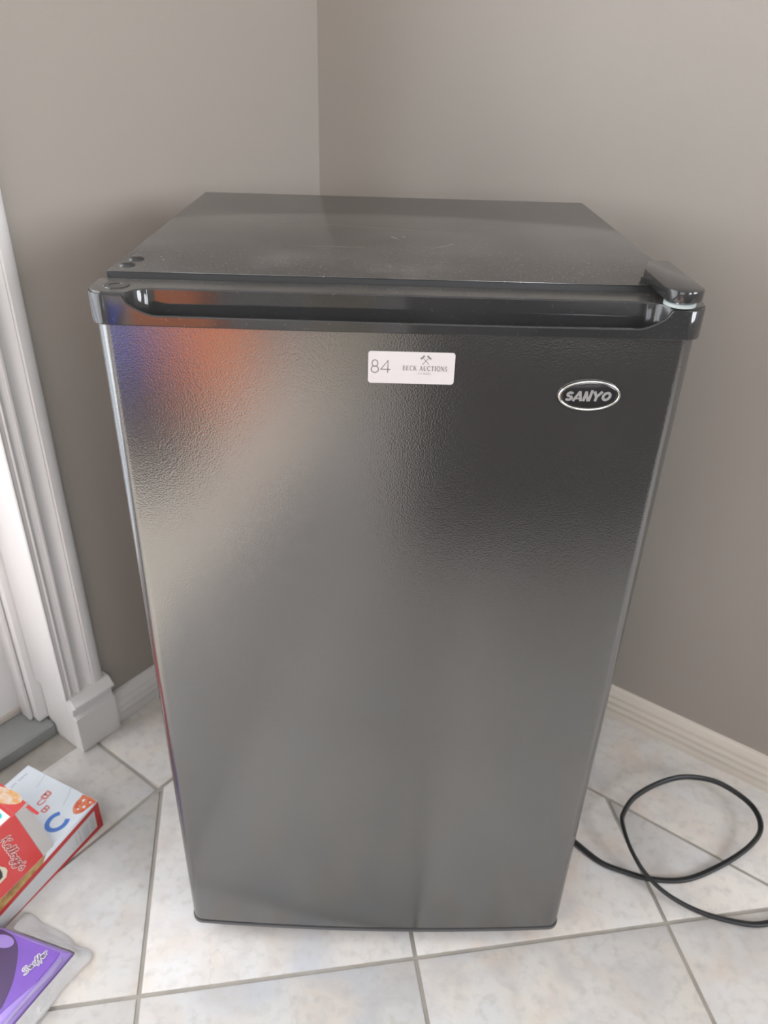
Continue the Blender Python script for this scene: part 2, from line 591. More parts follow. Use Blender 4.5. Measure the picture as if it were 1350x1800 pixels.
def window(name, axis, a0, a1, z0, z1):
    """white frame + glass in a wall opening; axis 'F' = far wall, 'B' = back wall"""
    f = bmesh.new()

    def bx(b, p0, p1, q0, q1, d0, d1):
        if axis == 'F': box_uv(b, RU - d1, RU - d0, p0, p1, q0, q1)
        else: box_uv(b, p0, p1, LW + 0.02 - d0 - 0.02, LW - d1, q0, q1)
    t = 0.06
    bx(f, a0, a1, z0, z0 + t, -0.10, -0.03)
    bx(f, a0, a1, z1 - t, z1, -0.10, -0.03)
    bx(f, a0, a0 + t, z0 + t, z1 - t, -0.10, -0.03)
    bx(f, a1 - t, a1, z0 + t, z1 - t, -0.10, -0.03)
    mid = (a0 + a1) / 2
    bx(f, mid - 0.025, mid + 0.025, z0 + t, z1 - t, -0.10, -0.03)
    o = struct(obj_bm(name, f, M_white))
    for p0, p1 in ((a0 + t, mid - 0.025), (mid + 0.025, a1 - t)):
        g = bmesh.new()
        bx(g, p0, p1, z0 + t, z1 - t, -0.068, -0.062)
        obj_bm('pane', g, M_glass, o)
    return o


window('window_1', 'F', W0, W1, WZ0, WZ1)
window('window_2', 'B', B0, B1, BZ0, BZ1)
window('window_3', 'F', V0, V1, WZ0, WZ1)

# ---- glazed door in the left wall: jamb, sill, slab
bm = bmesh.new()
box_uv(bm, -0.125, -0.068, D0 - 0.0105, D0 + 0.0105, 0.0285, DH)          # jamb, a step behind the lining
box_uv(bm, -0.125, -0.068, D1 - 0.0105, D1, 0.022, DH)
box_uv(bm, -0.125, -0.068, D0 + .0105, D1 - .0105, DH - 0.02, DH)
door = struct(obj_bm('door_1', bm, M_white))
bm = bmesh.new()
prism(bm, [wp(-0.050, D0 - 0.004, 0), wp(-0.050, D0 - 0.004, 0.021), wp(-0.054, D0 - 0.004, 0.0245),
           wp(-0.20, D0 - 0.004, 0.027), wp(-0.20, D0 - 0.004, 0)], L * (D1 - D0))
obj_bm('sill', bm, M_sill, door)
bm = bmesh.new()
box_uv(bm, -0.108, -0.083, D0 + 0.0115, D0 + 0.0185, 0.027, DH - .02)
bevel_all(bm, 0.002, 2)
obj_bm('weather_strip', bm, M_white, door, smooth=40)
bm = bmesh.new()
s0, s1 = D0 + 0.012, D1 - 0.012
sf, sb = -0.119, -0.160
box_uv(bm, sb, sf, s0, s0 + 0.18, 0.034, DH - 0.022)
box_uv(bm, sb, sf, s1 - 0.13, s1, 0.034, DH - 0.022)
box_uv(bm, sb, sf, s0 + 0.18, s1 - 0.13, 0.034, 0.24)
box_uv(bm, sb, sf, s0 + 0.18, s1 - 0.13, DH - 0.16, DH - 0.022)
box_uv(bm, sb, sf, (s0 + s1) / 2 - 0.05, (s0 + s1) / 2 + 0.05, 0.24, DH - 0.16)
obj_bm('door_frame', bm, M_white, door)
for p0, p1 in ((s0 + 0.18, (s0 + s1) / 2 - 0.05), ((s0 + s1) / 2 + 0.05, s1 - 0.13)):
    bm = bmesh.new()
    box_uv(bm, -0.142, -0.136, p0, p1, 0.24, DH - 0.16)
    obj_bm('pane', bm, M_glass, door)
bm = bmesh.new()
box_uv(bm, sf - 0.004, sf + 0.006, s0, s1, 0.0275, 0.036)
obj_bm('door_sweep', bm, mat('sweep_vinyl', (0.55, 0.50, 0.44), 0.5), door)

# ---- trim_1: fluted casing + its lining; trim_2: plinth block
c0, c1 = 0.574, 0.6474
Wd = c1 - c0


def cas(t):   # profile height over the wall along the casing's width (t from the corner side)
    return t


prof = []
flutes = [(0.0, 0.010), (0.004, 0.0135), (0.013, 0.0145), (0.0175, 0.0145), (0.0185, 0.0115)]
prof += flutes
for i in range(9):     # wide cove
    a = i / 8
    prof.append((0.0205 + 0.023 * a, 0.0125 - 0.0042 * math.sin(math.pi * a)))
prof += [(0.0445, 0.0140), (0.0475, 0.0140), (0.0485, 0.0112)]
for i in range(5):     # narrow groove
    a = i / 4
    prof.append((0.0495 + 0.0085 * a, 0.0112 - 0.0028 * math.sin(math.pi * a)))
prof += [(0.0590, 0.0140), (0.0615, 0.0155), (0.0640, 0.0140), (0.0650, 0.0120), (0.0670, 0.0118), (0.0685, 0.0150), (0.0715, 0.0165), (Wd, 0.0150)]
base = [wp(-0.066, c1, 0.10), wp(0.0, c1 - 0.003, 0.10), wp(0.0, c0, 0.10)]
base = [wp(-0.0005, c0, 0.115)] + [wp(h, c0 + t, 0.115) for t, h in prof] + [wp(-0.0005, c1, 0.115)]
bm = bmesh.new()
prism(bm, base, Vector((0, 0, 1.98)))
casing = struct(obj_bm('trim_1', bm, M_white, smooth=35))
bm = bmesh.new()
box_uv(bm, -0.067, 0.0145, c1 - 0.0105, c1 + 0.0004, 0.1165, DH)
bevel_all(bm, 0.0015, 2)
obj_bm('lining', bm, M_white, casing, smooth=40)

p0_, p1_ = 0.5665, 0.6402
pz = [(0.0, 0.0228), (0.0735, 0.0228), (0.0745, 0.0205)]
for i in range(7):
    a = math.radians(90 * i / 6)
    pz.append((0.0770 + 0.0225 * math.sin(a) * 0.9, 0.0165 + 0.0075 * (1 - math.cos(a))))
pz += [(0.0985, 0.0272), (0.1010, 0.0285), (0.1040, 0.0275), (0.1070, 0.0240), (0.1155, 0.0170), (0.1165, 0.0)]
base = [wp(0.0, p0_, 0)] + [wp(h, p0_, z) for z, h in pz]
bm = bmesh.new()
prism(bm, base, L * (p1_ - p0_ + 0.0005))
bevel_all(bm, 0.0008, 1, angle=1.2)
struct(obj_bm('trim_2', bm, M_white, smooth=30))
bm = bmesh.new()
box_uv(bm, -0.067, -0.0005, p1_ - 0.0036, p1_ + 0.0004, 0.0, 0.1164)
o_ = struct(obj_bm('trim_3', bm, M_white))

# ---- baseboards (ridged profile)
bp_ = [(0, 0.0), (0, 0.0135), (0.012, 0.0135), (0.0145, 0.0125), (0.0165, 0.0135), (0.0245, 0.0135), (0.0275, 0.0118),
       (0.0305, 0.0128), (0.0375, 0.0122), (0.0405, 0.0102), (0.0440, 0.0110), (0.0495, 0.0100), (0.0530, 0.0082),
       (0.0575, 0.0075), (0.0600, 0.0060), (0.0608, 0.0)]
bm = bmesh.new()
prism(bm, [wp(0.0, h, z) for z, h in bp_], R * 3.69)
struct(obj_bm('baseboard_right', bm, M_cream, smooth=50))
bm = bmesh.new()
prism(bm, [wp(h, 0.0135, z) for z, h in bp_], L * (p0_ - 0.0135))
struct(obj_bm('baseboard_left', bm, M_white, smooth=50))

# ================================================================== FRIDGE
fr = empty('mini_fridge', (0, 0.25, 0), 'black compact fridge with a textured door standing in the corner on pale tiles', 'fridge')
HW, ZT, ZB = 0.2375, 0.8578, 0.030
CY0, CY1 = 0.050, 0.4526


def rrect(hw, y0, y1, r, n=5):
    """plan outline, counter-clockwise, rounded corners"""
    return (arc(hw - r, y0 + r, r, -90, 0, n) + arc(hw - r, y1 - r, r, 0, 90, n) +
            arc(-hw + r, y1 - r, r, 90, 180, n) + arc(-hw + r, y0 + r, r, 180, 270, n))


# cabinet body: sides, bevelled front flange
bm = bmesh.new()
box_xyz(bm, -HW, HW, CY0 + 0.0005, CY1, 0.045, ZT - 0.0012)
bevel_all(bm, 0.0012, 2)
obj_bm('cabinet', bm, M_side, fr, smooth=40)
# flange: frustum that slopes from the cabinet edge down to the gasket (the mitred corner)
bm = bmesh.new()
o1 = [(-HW, 0.046), (HW, 0.046), (HW, ZT - .001), (-HW, ZT - .001)]
i1 = [(-HW + 0.02, 0.066), (HW - 0.02, 0.066), (HW - 0.02, ZT - 0.016), (-HW + 0.02, ZT - 0.016)]
vo = [bm.verts.new((x, CY0, z)) for x, z in o1]
vi = [bm.verts.new((x, CY0 - 0.0025, z)) for x, z in i1]
for i in range(4):
    bm.faces.new([vo[i], vo[(i + 1) % 4], vi[(i + 1) % 4], vi[i]])
bm.faces.new(vi)
obj_bm('front_flange', bm, M_rubber, fr)
# top panel
bm = bmesh.new()
box_xyz(bm, -HW, HW, CY0 + 0.0006, CY1, ZT - 0.0012, ZT)
ed = [e for e in bm.edges]
bevel_all(bm, 0.0005, 2)
top = obj_bm('top_panel', bm, M_top, fr, smooth=40)
# scuffs and scratches on the top
M_scr = mat('scratch_grey', (0.20, 0.19, 0.18), 0.5)
for st, wd in (([(-0.155, 0.262), (-0.09, 0.268), (-0.03, 0.258), (0.03, 0.246), (0.07, 0.241)], 0.0014),
               ([(0.015, 0.293), (0.07, 0.298), (0.13, 0.290)], 0.0010),
               ([(-0.0045, 0.214), (0.0005, 0.204)], 0.0026), ([(0.0070, 0.217), (0.0085, 0.212)], 0.0016),
               ([(0.034, 0.166), (0.048, 0.178), (0.056, 0.190)], 0.0013),
               ([(-0.120, 0.170), (-0.075, 0.160), (-0.03, 0.163)], 0.0008)):
    bm = bmesh.new()
    ribbons(bm, [catmull(st, 5) if len(st) > 2 else st], wd, Vector((0, 0, ZT)), Vector((1, 0, 0)), Vector((0, 1, 0)), 0.00006)
    flat_obj('scratch', bm, M_scr, top)
# two hole plugs at the spare hinge place
for (px, py) in ((-0.2262, 0.0690), (-0.2245, 0.0905)):
    bm = bmesh.new()
    ring = [(0.0, 0.0026), (0.0035, 0.0025), (0.0056, 0.0018), (0.0066, 0.0008), (0.0070, 0.0)]
    prev = None
    for r_, z_ in ring[1:]:
        cur = [bm.verts.new((px + r_ * math.cos(a * math.pi / 10), py + r_ * math.sin(a * math.pi / 10), ZT + z_)) for a in range(20)]
        if prev is None: bm.faces.new(cur)
        else:
            for a in range(20): bm.faces.new([prev[a], prev[(a + 1) % 20], cur[(a + 1) % 20], cur[a]])
        prev = cur
    obj_bm('hole_plug', bm, M_gloss, fr, smooth=60)

# gasket
bm = bmesh.new()
prism(bm, [Vector((x, 0.0440, z)) for x, z in ((-0.225, 0.045), (0.225, 0.045), (0.225, 0.838), (-0.225, 0.838))], Vector((0, 0.0050, 0)))
obj_bm('gasket', bm, M_rubber, fr)

# door panel: bowed front, rounded vertical edges
DW = 0.2392


def yfront(x):
    return 0.0065 * (x / 0.22) ** 2


def door_outline(hw, rad, inset=0.0, n=7, nb=18, back=0.046):
    xs = [-(hw - rad) + 2 * (hw - rad) * i / nb for i in range(nb + 1)]
    pts = [(x, yfront(x) + inset) for x in xs]
    ye = yfront(hw - rad) + inset
    cr = arc(hw - rad, ye + rad, rad, -90, 0, n)[1:]
    cl = arc(-hw + rad, ye + rad, rad, 180, 270, n)[:-1]
    return cl + pts + cr + [(hw, back), (-hw, back)]


bm = bmesh.new()
prism(bm, [Vector((x, y, 0.036)) for x, y in door_outline(DW, 0.0135)], Vector((0, 0, 0.795)))
obj_bm('door_panel', bm, M_door, fr, smooth=30)
# bottom trim
bm = bmesh.new()
ol = door_outline(DW + 0.0012, 0.0146, -0.0012)
il = door_outline(DW - 0.001, 0.0130, 0.002)
A = [bm.verts.new((x, y, 0.0350)) for x, y in ol]
B = [bm.verts.new((x, y, 0.0305)) for x, y in ol]
Cc = [bm.verts.new((x, y, 0.0270)) for x, y in il]
n = len(A)
bm.faces.new(A); bm.faces.new(Cc)
for i in range(n):
    j = (i + 1) % n
    bm.faces.new([A[i], A[j], B[j], B[i]]); bm.faces.new([B[i], B[j], Cc[j], Cc[i]])
obj_bm('bottom_trim', bm, mat('trim_plastic', (0.09, 0.09, 0.092), 0.28), fr, smooth=40)

# top cap with the recessed grip: cross-sections along x
CAPW, CR_, CT, CB = 0.2425, 0.017, 0.8526, 0.8275
CBACK = 0.0478
ST0, ST1 = 0.213, 0.187     # where the lip leaves full height / reaches its low edge


def cap_front(x):
    ax = abs(x)
    y0 = -0.0006 + 0.0022 * (ax / 0.22) ** 2
    xe = CAPW - CR_
    if ax <= xe: return y0
    d = min(ax - xe, CR_)
    ye = -0.0006 + 0.0022 * (xe / 0.22) ** 2
    return ye + CR_ - math.sqrt(max(0, CR_ ** 2 - d * d))


def smooth01(t):
    t = max(0, min(1, t))
    return t * t * (3 - 2 * t)


LIPZ = 0.8362
xs = []
xe = CAPW - CR_
xs += [CAPW - CR_ * (1 - math.sin(math.radians(90 * i / 10))) for i in range(10, -1, -1)]
xs += [ST0 + 0.004] + [ST0 - (ST0 - ST1) * i / 14 for i in range(15)] + [0.17, 0.15, 0.12, 0.09, 0.06, 0.03, 0.0]
xs = xs + [-x for x in reversed(xs[:-1])]
bm = bmesh.new()
rows = []
for x in xs:
    ax = abs(x)
    tt_ = max(0.0, min(1.0, (ST0 - ax) / (ST0 - ST1)))
    s = 0.72 * math.sqrt(1 - (1 - tt_) ** 2) * min(1.0, tt_ / 0.12) + 0.28 * smooth01(tt_)
    s = s if tt_ < 1 else 1.0
    yf = cap_front(x)
    zl = CT - 0.0012 - (CT - 0.0012 - LIPZ) * s            # lip height
    # trough grows with a round end in plan
    g = max(0.0, min(1.0, (0.2095 - ax) / 0.018))
    g = math.sqrt(max(0.0, 1 - (1 - g) ** 2))
    lip_in = yf + 0.0030
    yb = 0.0195
    yb2 = lip_in + max(0.0006, (yb - lip_in)) * max(g, 0.02) if ax < ST0 + 0.004 else lip_in + 0.0006
    yb2 = min(max(yb2, lip_in + 0.0003), CBACK - 0.003)
    if yf + 0.0036 > CBACK - 0.003:
        yb2 = CBACK - 0.0030
    zt = zl - 0.0004 - (zl - 0.0004 - 0.8295) * g
    ztop = CT
    e = 0.0010
    yf_ = min(yf, CBACK - 0.006)
    li = min(lip_in, CBACK - 0.0040)
    ztb = zl if g <= 0 else ztop        # back wall always full height
    prof = [(yf_ + e, CB), (yf_, CB + e), (yf_, zl - e), (yf_ + e * 0.8, zl), (li - e * 0.4, zl), (li, zl - 0.0004),
            (li + 0.0002, zt), (yb2 - 0.0002, zt), (yb2, max(zt, ztop - 0.0012)), (yb2 + e, ztop),
            (CBACK - e, ztop), (CBACK, ztop - e), (CBACK, CB)]
    rows.append([bm.verts.new((x, y, z)) for y, z in prof])
m_ = len(rows[0])
for r0, r1 in zip(rows[:-1], rows[1:]):
    for k in range(m_):
        kk = (k + 1) % m_
        bm.faces.new([r0[k], r0[kk], r1[kk], r1[k]])
bm.faces.new(rows[0]); bm.faces.new(list(reversed(rows[-1])))
bmesh.ops.remove_doubles(bm, verts=bm.verts, dist=0.00008)
bmesh.ops.recalc_face_normals(bm, faces=bm.faces)
cap_mats = [M_gloss, M_dustrim]
for f in bm.faces:
    f.normal_update()
    c = f.calc_center_median()
    if c.z > CT - 0.0006 and c.y > 0.012 and abs(f.normal.z) > 0.8:
        f.material_index = 1
cap = obj_bm('handle_cap', bm, cap_mats, fr, smooth=38)
# plug in the left end of the cap, washer under the hinge at the right end


def disc(name, px, py, z, r, h, mt, par, rim=0.0008):
    b_ = bmesh.new()
    prev = None
    for r_, z_ in ((r, 0), (r, h - rim), (r - rim, h), (r * 0.55, h), (r * 0.5, h - rim * 0.6)):
        cur = [b_.verts.new((px + r_ * math.cos(a * math.pi / 14), py + r_ * math.sin(a * math.pi / 14), z + z_)) for a in range(28)]
        if prev is None: b_.faces.new(cur)
        else:
            for a in range(28): b_.faces.new([prev[a], prev[(a + 1) % 28], cur[(a + 1) % 28], cur[a]])
        prev = cur
    b_.faces.new(prev)
    return obj_bm(name, b_, mt, par, smooth=35)


disc('cap_plug', -0.2225, 0.0245, CT - 0.0004, 0.0105, 0.0012, M_gloss, cap)
disc('hinge_washer', 0.2210, 0.0150, CT - 0.0002, 0.0125, 0.0030, M_washer, cap)['label'] = 'pale grey washer'

# hinge cover
bm = bmesh.new()
hx0, hx1, hr = 0.2060, 0.2360, 0.0150
hcx = (hx0 + hx1) / 2
outl = [(hx0, 0.068), (hx0, 0.0115)] + arc(hcx, 0.0115, hr, 180, 360, 14)[1:-1] + [(hx1, 0.0115), (hx1, 0.099), (hx0 + 0.012, 0.099)]
prism(bm, [Vector((x, y, ZT + 0.0002)) for x, y in outl], Vector((0, 0, 0.0092)))
bevel_all(bm, 0.0012, 2, angle=0.9)
hinge = obj_bm('hinge_cover', bm, M_gloss, fr, smooth=35)
bm = bmesh.new()
prism(bm, [Vector((x, y, ZT + 0.0001)) for x, y in ((hx0 - 0.003, 0.064), (hx0 - 0.003, 0.055), (hx0 + 0.002, 0.052), (hx0 + .002, 0.066))], Vector((0, 0, 0.004)))
prism(bm, [Vector((x, y, ZT + 0.0001)) for x, y in ((hx0 - 0.0022, 0.056), (hx0 + 0.004, 0.0515), (hx0 + .004, 0.066))], Vector((0, 0, 0.003)))
obj_bm('hinge_base', bm, M_gloss, hinge)
bm = bmesh.new()
prism(bm, [Vector((x, y, CT + 0.0025)) for x, y in arc(hcx, 0.0145, 0.0045, 0, 360, 12)[:-1]], Vector((0, 0, 0.004)))
obj_bm('hinge_pin', bm, M_chrome, hinge)

# levelling feet
for (fx, fy) in ((-0.19, 0.09), (0.19, 0.09), (-0.19, 0.40), (0.19, 0.40)):
    bm = bmesh.new()
    prev = None
    for r_, z_ in ((0.017, 0.0003), (0.018, 0.003), (0.017, 0.012), (0.008, 0.014), (0.008, 0.047)):
        cur = [bm.verts.new((fx + r_ * math.cos(a * math.pi / 8), fy + r_ * math.sin(a * math.pi / 8), z_)) for a in range(16)]
        if prev is None: bm.faces.new(cur)
        else:
            for a in range(16): bm.faces.new([prev[a], prev[(a + 1) % 16], cur[(a + 1) % 16], cur[a]])
        prev = cur
    bm.faces.new(prev)
    obj_bm('levelling_foot', bm, M_rubber, fr, smooth=40)

# ---- writing: stroke glyphs in a unit box (cap height 1)
def circ(cx, cy, rx, ry, a0=0, a1=360, n=20):
    return [(cx + rx * math.cos(math.radians(a0 + (a1 - a0) * i / n)), cy + ry * math.sin(math.radians(a0 + (a1 - a0) * i / n))) for i in range(n + 1)]


TK, TN = 0.15, 0.055


def serif(x, y, wd=0.22):
    return {'w': 0.05, 'p': [(x - wd / 2, y), (x + wd / 2, y)]}


def stem(x):
    return [{'w': TK, 'p': [(x, 0.02), (x, 0.98)]}, serif(x, 0.02, 0.3), serif(x, 0.98, 0.3)]


SERIF = {
    'B': (0.74, stem(0.16) + [{'w': 0.09, 'p': [(0.16, .97), (.4, .97)] + circ(.4, .75, .2, .22, 90, -90, 10) + [(.16, .53)]},
                              {'w': 0.09, 'p': [(.16, .53), (.44, .53)] + circ(.44, .28, .22, .25, 90, -90, 10) + [(.16, .03)]}]),
    'E': (0.70, stem(0.16) + [{'w': TN, 'p': [(.16, .97), (.6, .97), (.6, .78)]}, {'w': TN, 'p': [(.16, .51), (.48, .51)]},
                              {'w': TN, 'p': [(.48, .4), (.48, .62)]}, {'w': TN, 'p': [(.16, .03), (.62, .03), (.64, .25)]}]),
    'C': (0.80, [{'w': TK * .8, 'p': circ(.44, .5, .34, .48, 60, 300, 18)}, {'w': TN, 'p': [(.62, .95), (.66, .68)]}, {'w': TN, 'p': [(.6, .08), (.68, .22)]}]),
    'K': (0.80, stem(0.16) + [{'w': TN, 'p': [(.16, .38), (.64, .97)]}, {'w': TK, 'p': [(.36, .62), (.68, .03)]}, serif(.64, .97, .26), serif(.7, .02, .26)]),
    'A': (0.82, [{'w': TN, 'p': [(.1, .02), (.4, .98)]}, {'w': TK, 'p': [(.4, .98), (.7, .02)]}, {'w': TN, 'p': [(.22, .34), (.58, .34)]}, serif(.1, .02), serif(.7, .02, .26)]),
    'U': (0.82, [{'w': TK, 'p': [(.18, .98), (.18, .3)] + circ(.42, .3, .24, .28, 180, 270, 6)}, {'w': TN, 'p': circ(.42, .3, .24, .28, 270, 360, 6) + [(.66, .98)]}, serif(.18, .98, .3), serif(.66, .98)]),
    'T': (0.74, stem(.37) + [{'w': TN, 'p': [(.05, .76), (.06, .97), (.68, .97), (.69, .76)]}]),
    'I': (0.38, stem(.19)),
    'O': (0.88, [{'w': TK * .85, 'p': circ(.44, .5, .36, .48, 0, 360, 22)}]),
    'N': (0.86, [{'w': TN, 'p': [(.14, .02), (.14, .98)]}, {'w': TK, 'p': [(.14, .98), (.7, .02)]}, {'w': TN, 'p': [(.7, .02), (.7, .98)]}, serif(.14, .02), serif(.1, .98), serif(.7, .98)]),
    'S': (0.62, [{'w': TK * .75, 'p': circ(.3, .74, .19, .23, 40, 230, 10) + circ(.3, .27, .21, .25, 50, -140, 10)}, {'w': TN, 'p': [(.48, .96), (.5, .72)]}, {'w': TN, 'p': [(.08, .04), (.06, .28)]}]),
    'M': (0.98, [{'w': TN, 'p': [(.12, .02), (.14, .98)]}, {'w': TK, 'p': [(.14, .98), (.46, .05)]}, {'w': TN, 'p': [(.46, .05), (.8, .98)]}, {'w': TK, 'p': [(.82, .98), (.84, .02)]}]),
    'X': (0.82, [{'w': TK, 'p': [(.1, .98), (.68, .02)]}, {'w': TN, 'p': [(.1, .02), (.66, .98)]}, serif(.1, .98, .3), serif(.68, .02, .3)]),
    ' ': (0.42, []),
}


def typeset(text, size, x0, y0, font, squeeze=1.0, shear=0.0, gap=0.06):
    out = []
    x = 0.0
    for ch in text:
        adv, st = font[ch]
        for s in st:
            out.append({'w': s['w'] * size, 'p': [(x0 + (x + px + shear * py) * size * squeeze, y0 + py * size) for px, py in s['p']]})
        x += adv + gap
    return out, x * size * squeeze


# ---- lot sticker: x -0.0222..0.0470, z .7865.. .8133
EX, EZ = Vector((1, 0, 0)), Vector((0, 0, 1))
sx0, sx1, sz0, sz1, sr = -0.0222, 0.0470, 0.7868, 0.8133, 0.0024
bm = bmesh.new()
ol = (arc(sx1 - sr, sz0 + sr, sr, -90, 0, 5) + arc(sx1 - sr, sz1 - sr, sr, 0, 90, 5) +
      arc(sx0 + sr, sz1 - sr, sr, 90, 180, 5) + arc(sx0 + sr, sz0 + sr, sr, 180, 270, 5))
prism(bm, [Vector((x, 0.0008, z)) for x, z in ol], Vector((0, -0.0014, 0)))
stk = obj_bm('lot_sticker', bm, M_label, fr)
stk['label'] = 'white printed lot sticker'
O = Vector((sx0, -0.0006, sz0))
sw, sh = sx1 - sx0, sz1 - sz0
bm = bmesh.new()
h8 = 0.0105
y8 = sh * 0.335
s84 = [circ(0.0054, y8 + h8 * .735, .0023, h8 * .26, 0, 360, 24), circ(0.0054, y8 + h8 * .255, .0029, h8 * .265, 0, 360, 24),
       [(0.0158, y8), (0.0158, y8 + h8 * .98), (0.0102, y8 + h8 * .26), (0.0177, y8 + h8 * .26)]]
ribbons(bm, s84, 0.00085, O, EX, EZ, 0.00006)
flat_obj('lot_number', bm, M_ink, stk)
bm = bmesh.new()
t_, wd_ = typeset('BECK AUCTIONS', 0.0040, 0, 0, SERIF, 0.98, gap=0.11)
k_ = 0.0362 / wd_
t_, wd_ = typeset('BECK AUCTIONS', 0.0040, 0.0276, sh * 0.425, SERIF, 0.98 * k_, gap=0.11)
ribbons(bm, t_, 0.001, O, EX, EZ, 0.00006)
flat_obj('lettering', bm, M_ink, stk)
bm = bmesh.new()
t_, wd_ = typeset('EST MMXIX', 0.0018, 0, 0, SERIF, 1.0, gap=0.14)
t_, _ = typeset('EST MMXIX', 0.0018, 0.0400, sh * 0.30, SERIF, 0.0105 / wd_, gap=0.14)
ribbons(bm, t_, 0.001, O, EX, EZ, 0.00006)
flat_obj('lettering', bm, M_inklight, stk)
bm = bmesh.new()      # crossed gavels
gx, gz = 0.0459, sh * 0.735
for s in (1, -1):
    ribbons(bm, [{'w': 0.0005, 'p': [(gx - s * 0.0026, gz - 0.0030), (gx + s * 0.0024, gz + 0.0026)]}], 1, O, EX, EZ, 0.00006 + 0.00002 * s)
    d = Vector((s * 0.0050, 0.0056)).normalized()
    q = Vector((-d.y, d.x))
    c_ = Vector((gx + s * 0.0026, gz + 0.0029))
    ribbons(bm, [{'w': 0.0012, 'p': [tuple(c_ - q * 0.0011), tuple(c_ + q * 0.0011)]},
                 {'w': 0.0017, 'p': [tuple(c_ - q * 0.0018), tuple(c_ - q * 0.0012)]},
                 {'w': 0.0017, 'p': [tuple(c_ + q * 0.0012), tuple(c_ + q * 0.0018)]}], 1, O, EX, EZ, 0.00008 + 0.00002 * s)
flat_obj('gavel_mark', bm, M_ink, stk)

# ---- oval badge
bcx, bcz, ba, bb = 0.1590, 0.7795, 0.0258, 0.0132
by = yfront(bcx)
slope = 2 * 0.0065 * bcx / 0.22 ** 2
BEX = Vector((1, slope, 0)).normalized()
BN = EZ.cross(BEX) * -1
BN = Vector((BEX.y, -BEX.x, 0))      # points out of the door
BO = Vector((bcx, by, bcz))
bm = bmesh.new()
prev = None
for (s_, h_) in ((0.99, -0.0005), (0.99, 0.0008), (0.93, 0.0016), (0.86, 0.0018), (0.0, 0.0019)):
    if s_ == 0: break
    cur = [bm.verts.new(BO + BEX * ((ba - 0.001) * s_ * math.cos(a * math.pi / 24)) + EZ * ((bb - 0.001) * s_ * math.sin(a * math.pi / 24)) + BN * h_) for a in range(48)]
    if prev is None: bm.faces.new(cur)
    else:
        for a in range(48): bm.faces.new([prev[a], prev[(a + 1) % 48], cur[(a + 1) % 48], cur[a]])
    prev = cur
bm.faces.new(prev)
badge = obj_bm('badge', bm, M_badge, fr, smooth=40)
bm = bmesh.new()
NR, NP = 64, 10
rings = []
for a in range(NR):
    t = 2 * math.pi * a / NR
    c = Vector(((ba - 0.0010) * math.cos(t), (bb - 0.0010) * math.sin(t)))
    nn = Vector((math.cos(t) / ba, math.sin(t) / bb)).normalized()
    ring = []
    for k in range(NP):
        p = 2 * math.pi * k / NP
        q = c + nn * (0.00105 * math.cos(p))
        ring.append(bm.verts.new(BO + BEX * q.x + EZ * q.y + BN * (0.0014 + 0.0011 * math.sin(p))))
    rings.append(ring)
for a in range(NR):
    for k in range(NP):
        bm.faces.new([rings[a][k], rings[(a + 1) % NR][k], rings[(a + 1) % NR][(k + 1) % NP], rings[a][(k + 1) % NP]])
obj_bm('badge_ring', bm, M_chrome, badge, smooth=60)['label'] = 'chrome oval ring'
HV = 0.29
SANYO = {
    'S': (0.84, [{'w': HV * .92, 'p': circ(.40, .70, .25, .19, 25, 235, 10) + circ(.40, .30, .27, .19, 45, -150, 10)}]),
    'A': (0.92, [{'w': HV * .95, 'p': [(.06, 0), (.44, 1.0)]}, {'w': HV, 'p': [(.44, 1.0), (.84, 0)]}, {'w': .18, 'p': [(.25, .26), (.68, .26)]}]),
    'N': (0.92, [{'w': HV, 'p': [(.16, 0), (.16, 1.0)]}, {'w': HV * .9, 'p': [(.16, .98), (.36, .5), (.62, -.02)]}, {'w': HV, 'p': [(.70, 0), (.70, 1.14)]}]),
    'Y': (0.90, [{'w': HV, 'p': [(.04, 1.0), (.40, .42)]}, {'w': HV, 'p': [(.80, 1.0), (.40, .42)]}, {'w': HV, 'p': [(.41, .5), (.41, 0)]}]),
    'O': (0.98, [{'w': HV, 'p': circ(.48, .5, .34, .37, 0, 360, 24)}]),
}
bm = bmesh.new()
t_, wd_ = typeset('SANYO', 0.0078, 0, 0, SANYO, 1.0, shear=0.22, gap=0.02)
k_ = 0.0372 / (wd_)
t_, _ = typeset('SANYO', 0.0080, -0.0207, -0.0043, SANYO, k_, shear=0.22, gap=0.02)
ribbons(bm, t_, 1, BO, BEX, EZ, 0.0020)
flat_obj('lettering', bm, M_badge_ink, badge)

# ================================================================== POWER CORD
cord_pts = [(0.2300, 0.2300, .0040), (0.2620, 0.1960, .0040), (0.2955, 0.1604, .0040), (0.3277, 0.1259, .0040), (0.3611, 0.1101, .0040), (0.3992, 0.0993, .0040),
            (0.4491, 0.1013, .0040), (0.5100, 0.1255, .0075), (0.5570, 0.1520, .0145), (0.5810, 0.1780, .0200), (0.5836, 0.2122, .0220),
            (0.5634, 0.2423, .0240), (0.5330, 0.2603, .0270), (0.4876, 0.2626, .0300), (0.4422, 0.2479, .0300), (0.3986, 0.2206, .0300),
            (0.3736, 0.1898, .0310), (0.3670, 0.1686, .0320), (0.3702, 0.1293, .0270), (0.3850, 0.0946, .0190), (0.4105, 0.0659, .0150),
            (0.4515, 0.0443, .0110), (0.5040, 0.0346, .0060), (0.5372, 0.0369, .0042), (0.5900, 0.0500, .0040), (0.6600, 0.0750, .0040), (0.7500, 0.09, .0040)]
path = [Vector(p) for p in catmull(cord_pts, 8)]
bm = bmesh.new()
rows = []
NS = 12
